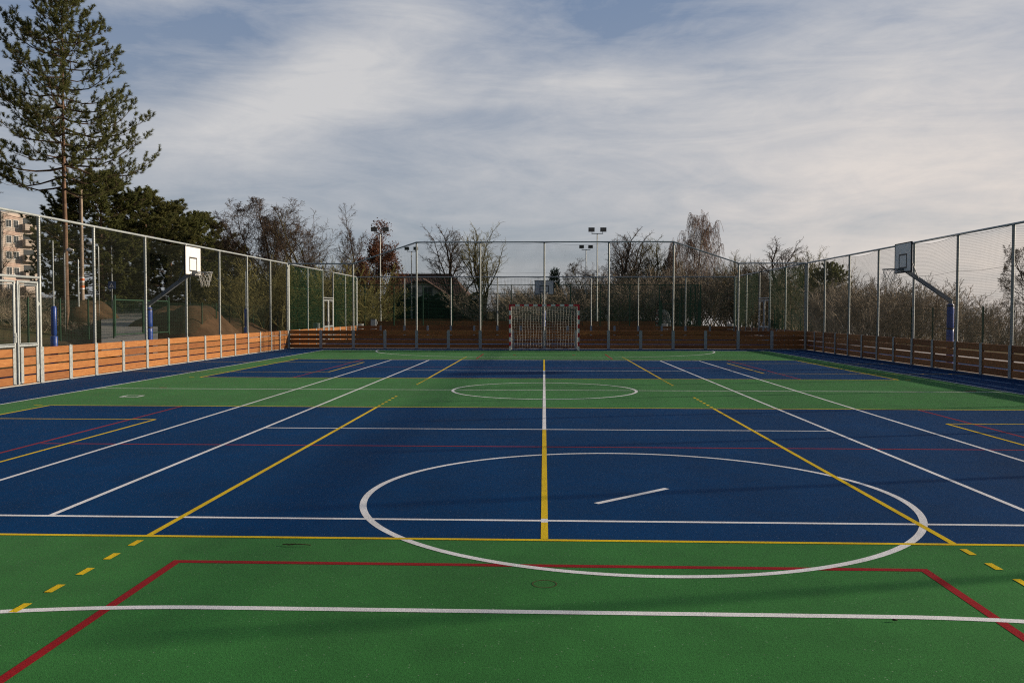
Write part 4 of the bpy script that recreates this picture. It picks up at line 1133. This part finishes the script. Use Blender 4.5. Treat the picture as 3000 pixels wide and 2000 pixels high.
for lab, px, hx, py, Z in (('street lamp head left of the banded pole, at the pine trunk', 150, 163, 575, 57), ('street lamp head right of the banded pole', 228, 209, 560, 60)):
    x, y, z = pole_at(px, Z); hp = at(hx, py, Z)
    g = thing('street_lamp', lab, 'street lamp', (x, y, z)); dx, H = float(hp[0]-x), float(hp[2]-z)
    MB().tube([(0, 0, 0), (0, 0, H-.25), (dx*.2, 0, H-.02), (dx*.6, 0, H)], [.06, .045, .035, .03], 8).obj('pole', 'galvanised_steel', g)
    MB().tube([(dx*.55, 0, H), (dx*.6, 0, H+.02), (dx, 0, H+.02), (dx+.25*(1 if dx > 0 else -1), 0, H)], [.03, .1, .13, .04], 10).obj('lamp_head', 'goal_white', g)
x, y, z = pole_at(258, 70); H = float(at(258, 565, 70)[2])-z; zs = float(at(258, 655, 70)[2])-z
g = thing('road_sign', 'square blue crossing sign on a thin pole behind the left fence', 'sign', (x, y, z))
MB().tube([(0, 0, 0), (0, 0, H)], .04, 8).obj('pole', 'galvanised_steel', g)
MB().bevel_box((-.3, -.075, zs-.3), (.3, -.05, zs+.3), .004).obj('plate', 'sign_blue', g)
MB().add([(-.2, -.079, zs-.18), (.2, -.079, zs-.18), (0, -.079, zs+.2)], [(0, 1, 2)]).obj('triangle', 'goal_white', g)
MB().add([(-.05, -.082, zs-.14), (.05, -.082, zs-.14), (.02, -.082, zs+.06), (-.02, -.082, zs+.06)], [(0, 1, 2, 3)]).obj('pictogram', 'black_paint', g)
for lab, px, py, Z in (('lamp mast between the fence poles near the left hoop', 437, 610, 78), ('leaning pale stake among the shrubs behind the left fence', 676, 745, 70)):
    x, y, z = pole_at(px, Z); H = float(at(px, py, Z)[2])-z
    if H > 1: tag(MB().tube([(x, y, z), (x, y, z+H)], .05, 8).obj('steel_pole', 'galvanised_steel'), lab, 'pole')

# ------------------------------------------------------------------ light
SUN_AZ, SUN_EL = math.radians(14), math.radians(15.2)        # measured from +X towards +Y
L = Vector((math.cos(SUN_EL)*math.cos(SUN_AZ), math.cos(SUN_EL)*math.sin(SUN_AZ), math.sin(SUN_EL)))
sd = bpy.data.lights.new('sun', 'SUN'); sd.energy = 5.0; sd.angle = math.radians(1.0); sd.color = (1, .84, .64)
so = bpy.data.objects.new('sun', sd); COL.objects.link(so); so.rotation_euler = L.to_track_quat('Z', 'Y').to_euler(); so.location = (30, 10, 30)
w = bpy.data.worlds.new('World'); scene.world = w; w.use_nodes = True
k = NB(w.node_tree); bg = w.node_tree.nodes['Background']
sky = k.n('ShaderNodeTexSky', sky_type='NISHITA', sun_disc=False); sky.sun_elevation = SUN_EL; sky.sun_rotation = math.pi/2-SUN_AZ
sky.altitude = 300; sky.air_density = 1.0; sky.dust_density = 1.5
tc = k.n('ShaderNodeTexCoord').outputs['Generated']
sep = k.n('ShaderNodeSeparateXYZ'); k.l(tc, sep.inputs[0]); X, Y, Zc = sep.outputs
az = k.math('ARCTAN2', X, Y); hor = k.math('SQRT', k.math('ADD', k.math('MULTIPLY', X, X), k.math('MULTIPLY', Y, Y)))
el = k.math('ARCTAN2', Zc, hor)
def blob(px, py, sx, sy, rot=0.):
    a0, e0 = (px-1248)/1986, (719-py)/1986; sx, sy = sx/1986, sy/1986
    da, de = k.math('SUBTRACT', az, a0), k.math('SUBTRACT', el, e0); c, s = math.cos(rot), math.sin(rot)
    u = k.math('DIVIDE', k.math('ADD', k.math('MULTIPLY', da, c), k.math('MULTIPLY', de, s)), sx)
    v = k.math('DIVIDE', k.math('SUBTRACT', k.math('MULTIPLY', de, c), k.math('MULTIPLY', da, s)), sy)
    return k.math('EXPONENT', k.math('MULTIPLY', k.math('ADD', k.math('MULTIPLY', u, u), k.math('MULTIPLY', v, v)), -1.))
zc = k.math('ADD', k.math('MAXIMUM', Zc, 0.), .16)
pl = k.n('ShaderNodeCombineXYZ'); k.l(k.math('DIVIDE', X, zc), pl.inputs[0]); k.l(k.math('DIVIDE', Y, zc), pl.inputs[1])
pv = pl.outputs[0]
ae = k.n('ShaderNodeCombineXYZ'); k.l(az, ae.inputs[0]); k.l(el, ae.inputs[1]); ae = ae.outputs[0]
n1 = k.noise(k.mapping(ae, (2.6, 6.5, 1), (0, 0, -.3), (1.3, .4, 0)), 1.0, 8, .6, .9)
n2 = k.noise(k.mapping(ae, (3.6, 19, 1), (0, 0, -.16), (.2, 2.1, 0)), 1.0, 8, .62, 1.2)
n3 = k.noise(k.mapping(ae, (7, 20, 1), (0, 0, -.35)), 1.4, 9, .66, 1.0)
cover = None
for (px, py, sx_, sy_, rot, amt) in ((860, 120, 330, 150, .66, .72), (620, 270, 280, 80, .4, .42), (520, 160, 260, 62, .35, -.22), (1010, 295, 330, 34, .05, -.40), (1480, 40, 330, 60, .1, -.22), (1330, 210, 240, 40, .15, .35), (430, 66, 120, 34, .05, .7), (560, 330, 330, 70, .1, .6), (980, 250, 520, 120, .25, .40), (1600, 240, 560, 110, .12, .5), (2050, 330, 600, 170, .05, .7),
                                     (2250, 110, 420, 90, .1, .5), (30, 330, 160, 90, 0, .25), (1250, 450, 900, 90, 0, .30), (2200, 600, 800, 230, 0, .75), (1900, 30, 200, 50, .2, .15), (430, 190, 120, 50, .3, .2)):
    b_ = k.math('MULTIPLY', blob(px, py, sx_, sy_, rot), amt); cover = b_ if cover is None else k.math('ADD', cover, b_)
tex = k.math('ADD', k.math('MULTIPLY', k.math('SUBTRACT', n1, .5), 1.6), k.math('ADD', k.math('MULTIPLY', k.math('SUBTRACT', n2, .5), 1.5), k.math('MULTIPLY', k.math('SUBTRACT', n3, .5), .75)))
cl = k.math('ADD', k.math('ADD', k.math('MULTIPLY', cover, .72), k.math('MULTIPLY', tex, .72)), .03)
cl = k.rng(cl, -.08, .98)
skyc = k.mix(1., sky.outputs[0], (.085, .085, .085), 'MULTIPLY')
warm = k.math('ADD', blob(2500, 640, 1000, 330, 0), 0, clamp=True)
sund = k.math('MAXIMUM', k.math('ADD', k.math('MULTIPLY', X, L.x), k.math('ADD', k.math('MULTIPLY', Y, L.y), k.math('MULTIPLY', Zc, L.z))), 0.)
glow = k.math('POWER', sund, 5.)
ccol = k.mix(warm, (.505, .505, .515), (.72, .63, .56))
bcol = k.mix(k.rng(el, .0, .36), (.315, .340, .380), (.155, .215, .335))
base = k.mix(.8, skyc, bcol)
colr = k.mix(cl, base, ccol)
colr = k.mix(k.math('MULTIPLY', glow, .3), colr, (1.25, 1.05, .85))
lowf = k.rng(el, -.03, .02, 1., 0.)
colr = k.mix(lowf, colr, k.mix(warm, (.34, .33, .33), (.62, .54, .49)))
# the clear, darker sky away from the sun, behind and above the viewer
back = k.math('MAXIMUM', k.rng(Y, .55, -.25, 0., 1.), k.rng(Zc, .40, .75, 0., .6))
back = k.math('MULTIPLY', back, k.rng(X, .2, .8, 1., .25))
colr = k.mix(back, colr, (.092, .110, .148))
k.l(colr, bg.inputs['Color']); bg.inputs['Strength'].default_value = 1.0

scene.view_settings.view_transform = 'Standard'; scene.view_settings.look = 'None'
scene.view_settings.exposure = .25; scene.view_settings.gamma = 1
scene.render.film_transparent = False
try:
    scene.cycles.max_bounces = 5; scene.cycles.diffuse_bounces = 2; scene.cycles.glossy_bounces = 2; scene.cycles.use_denoising = False; scene.cycles.pixel_filter_type = 'BLACKMAN_HARRIS'; scene.cycles.filter_width = 1.15
    scene.cycles.sample_clamp_indirect = 6
except Exception: pass
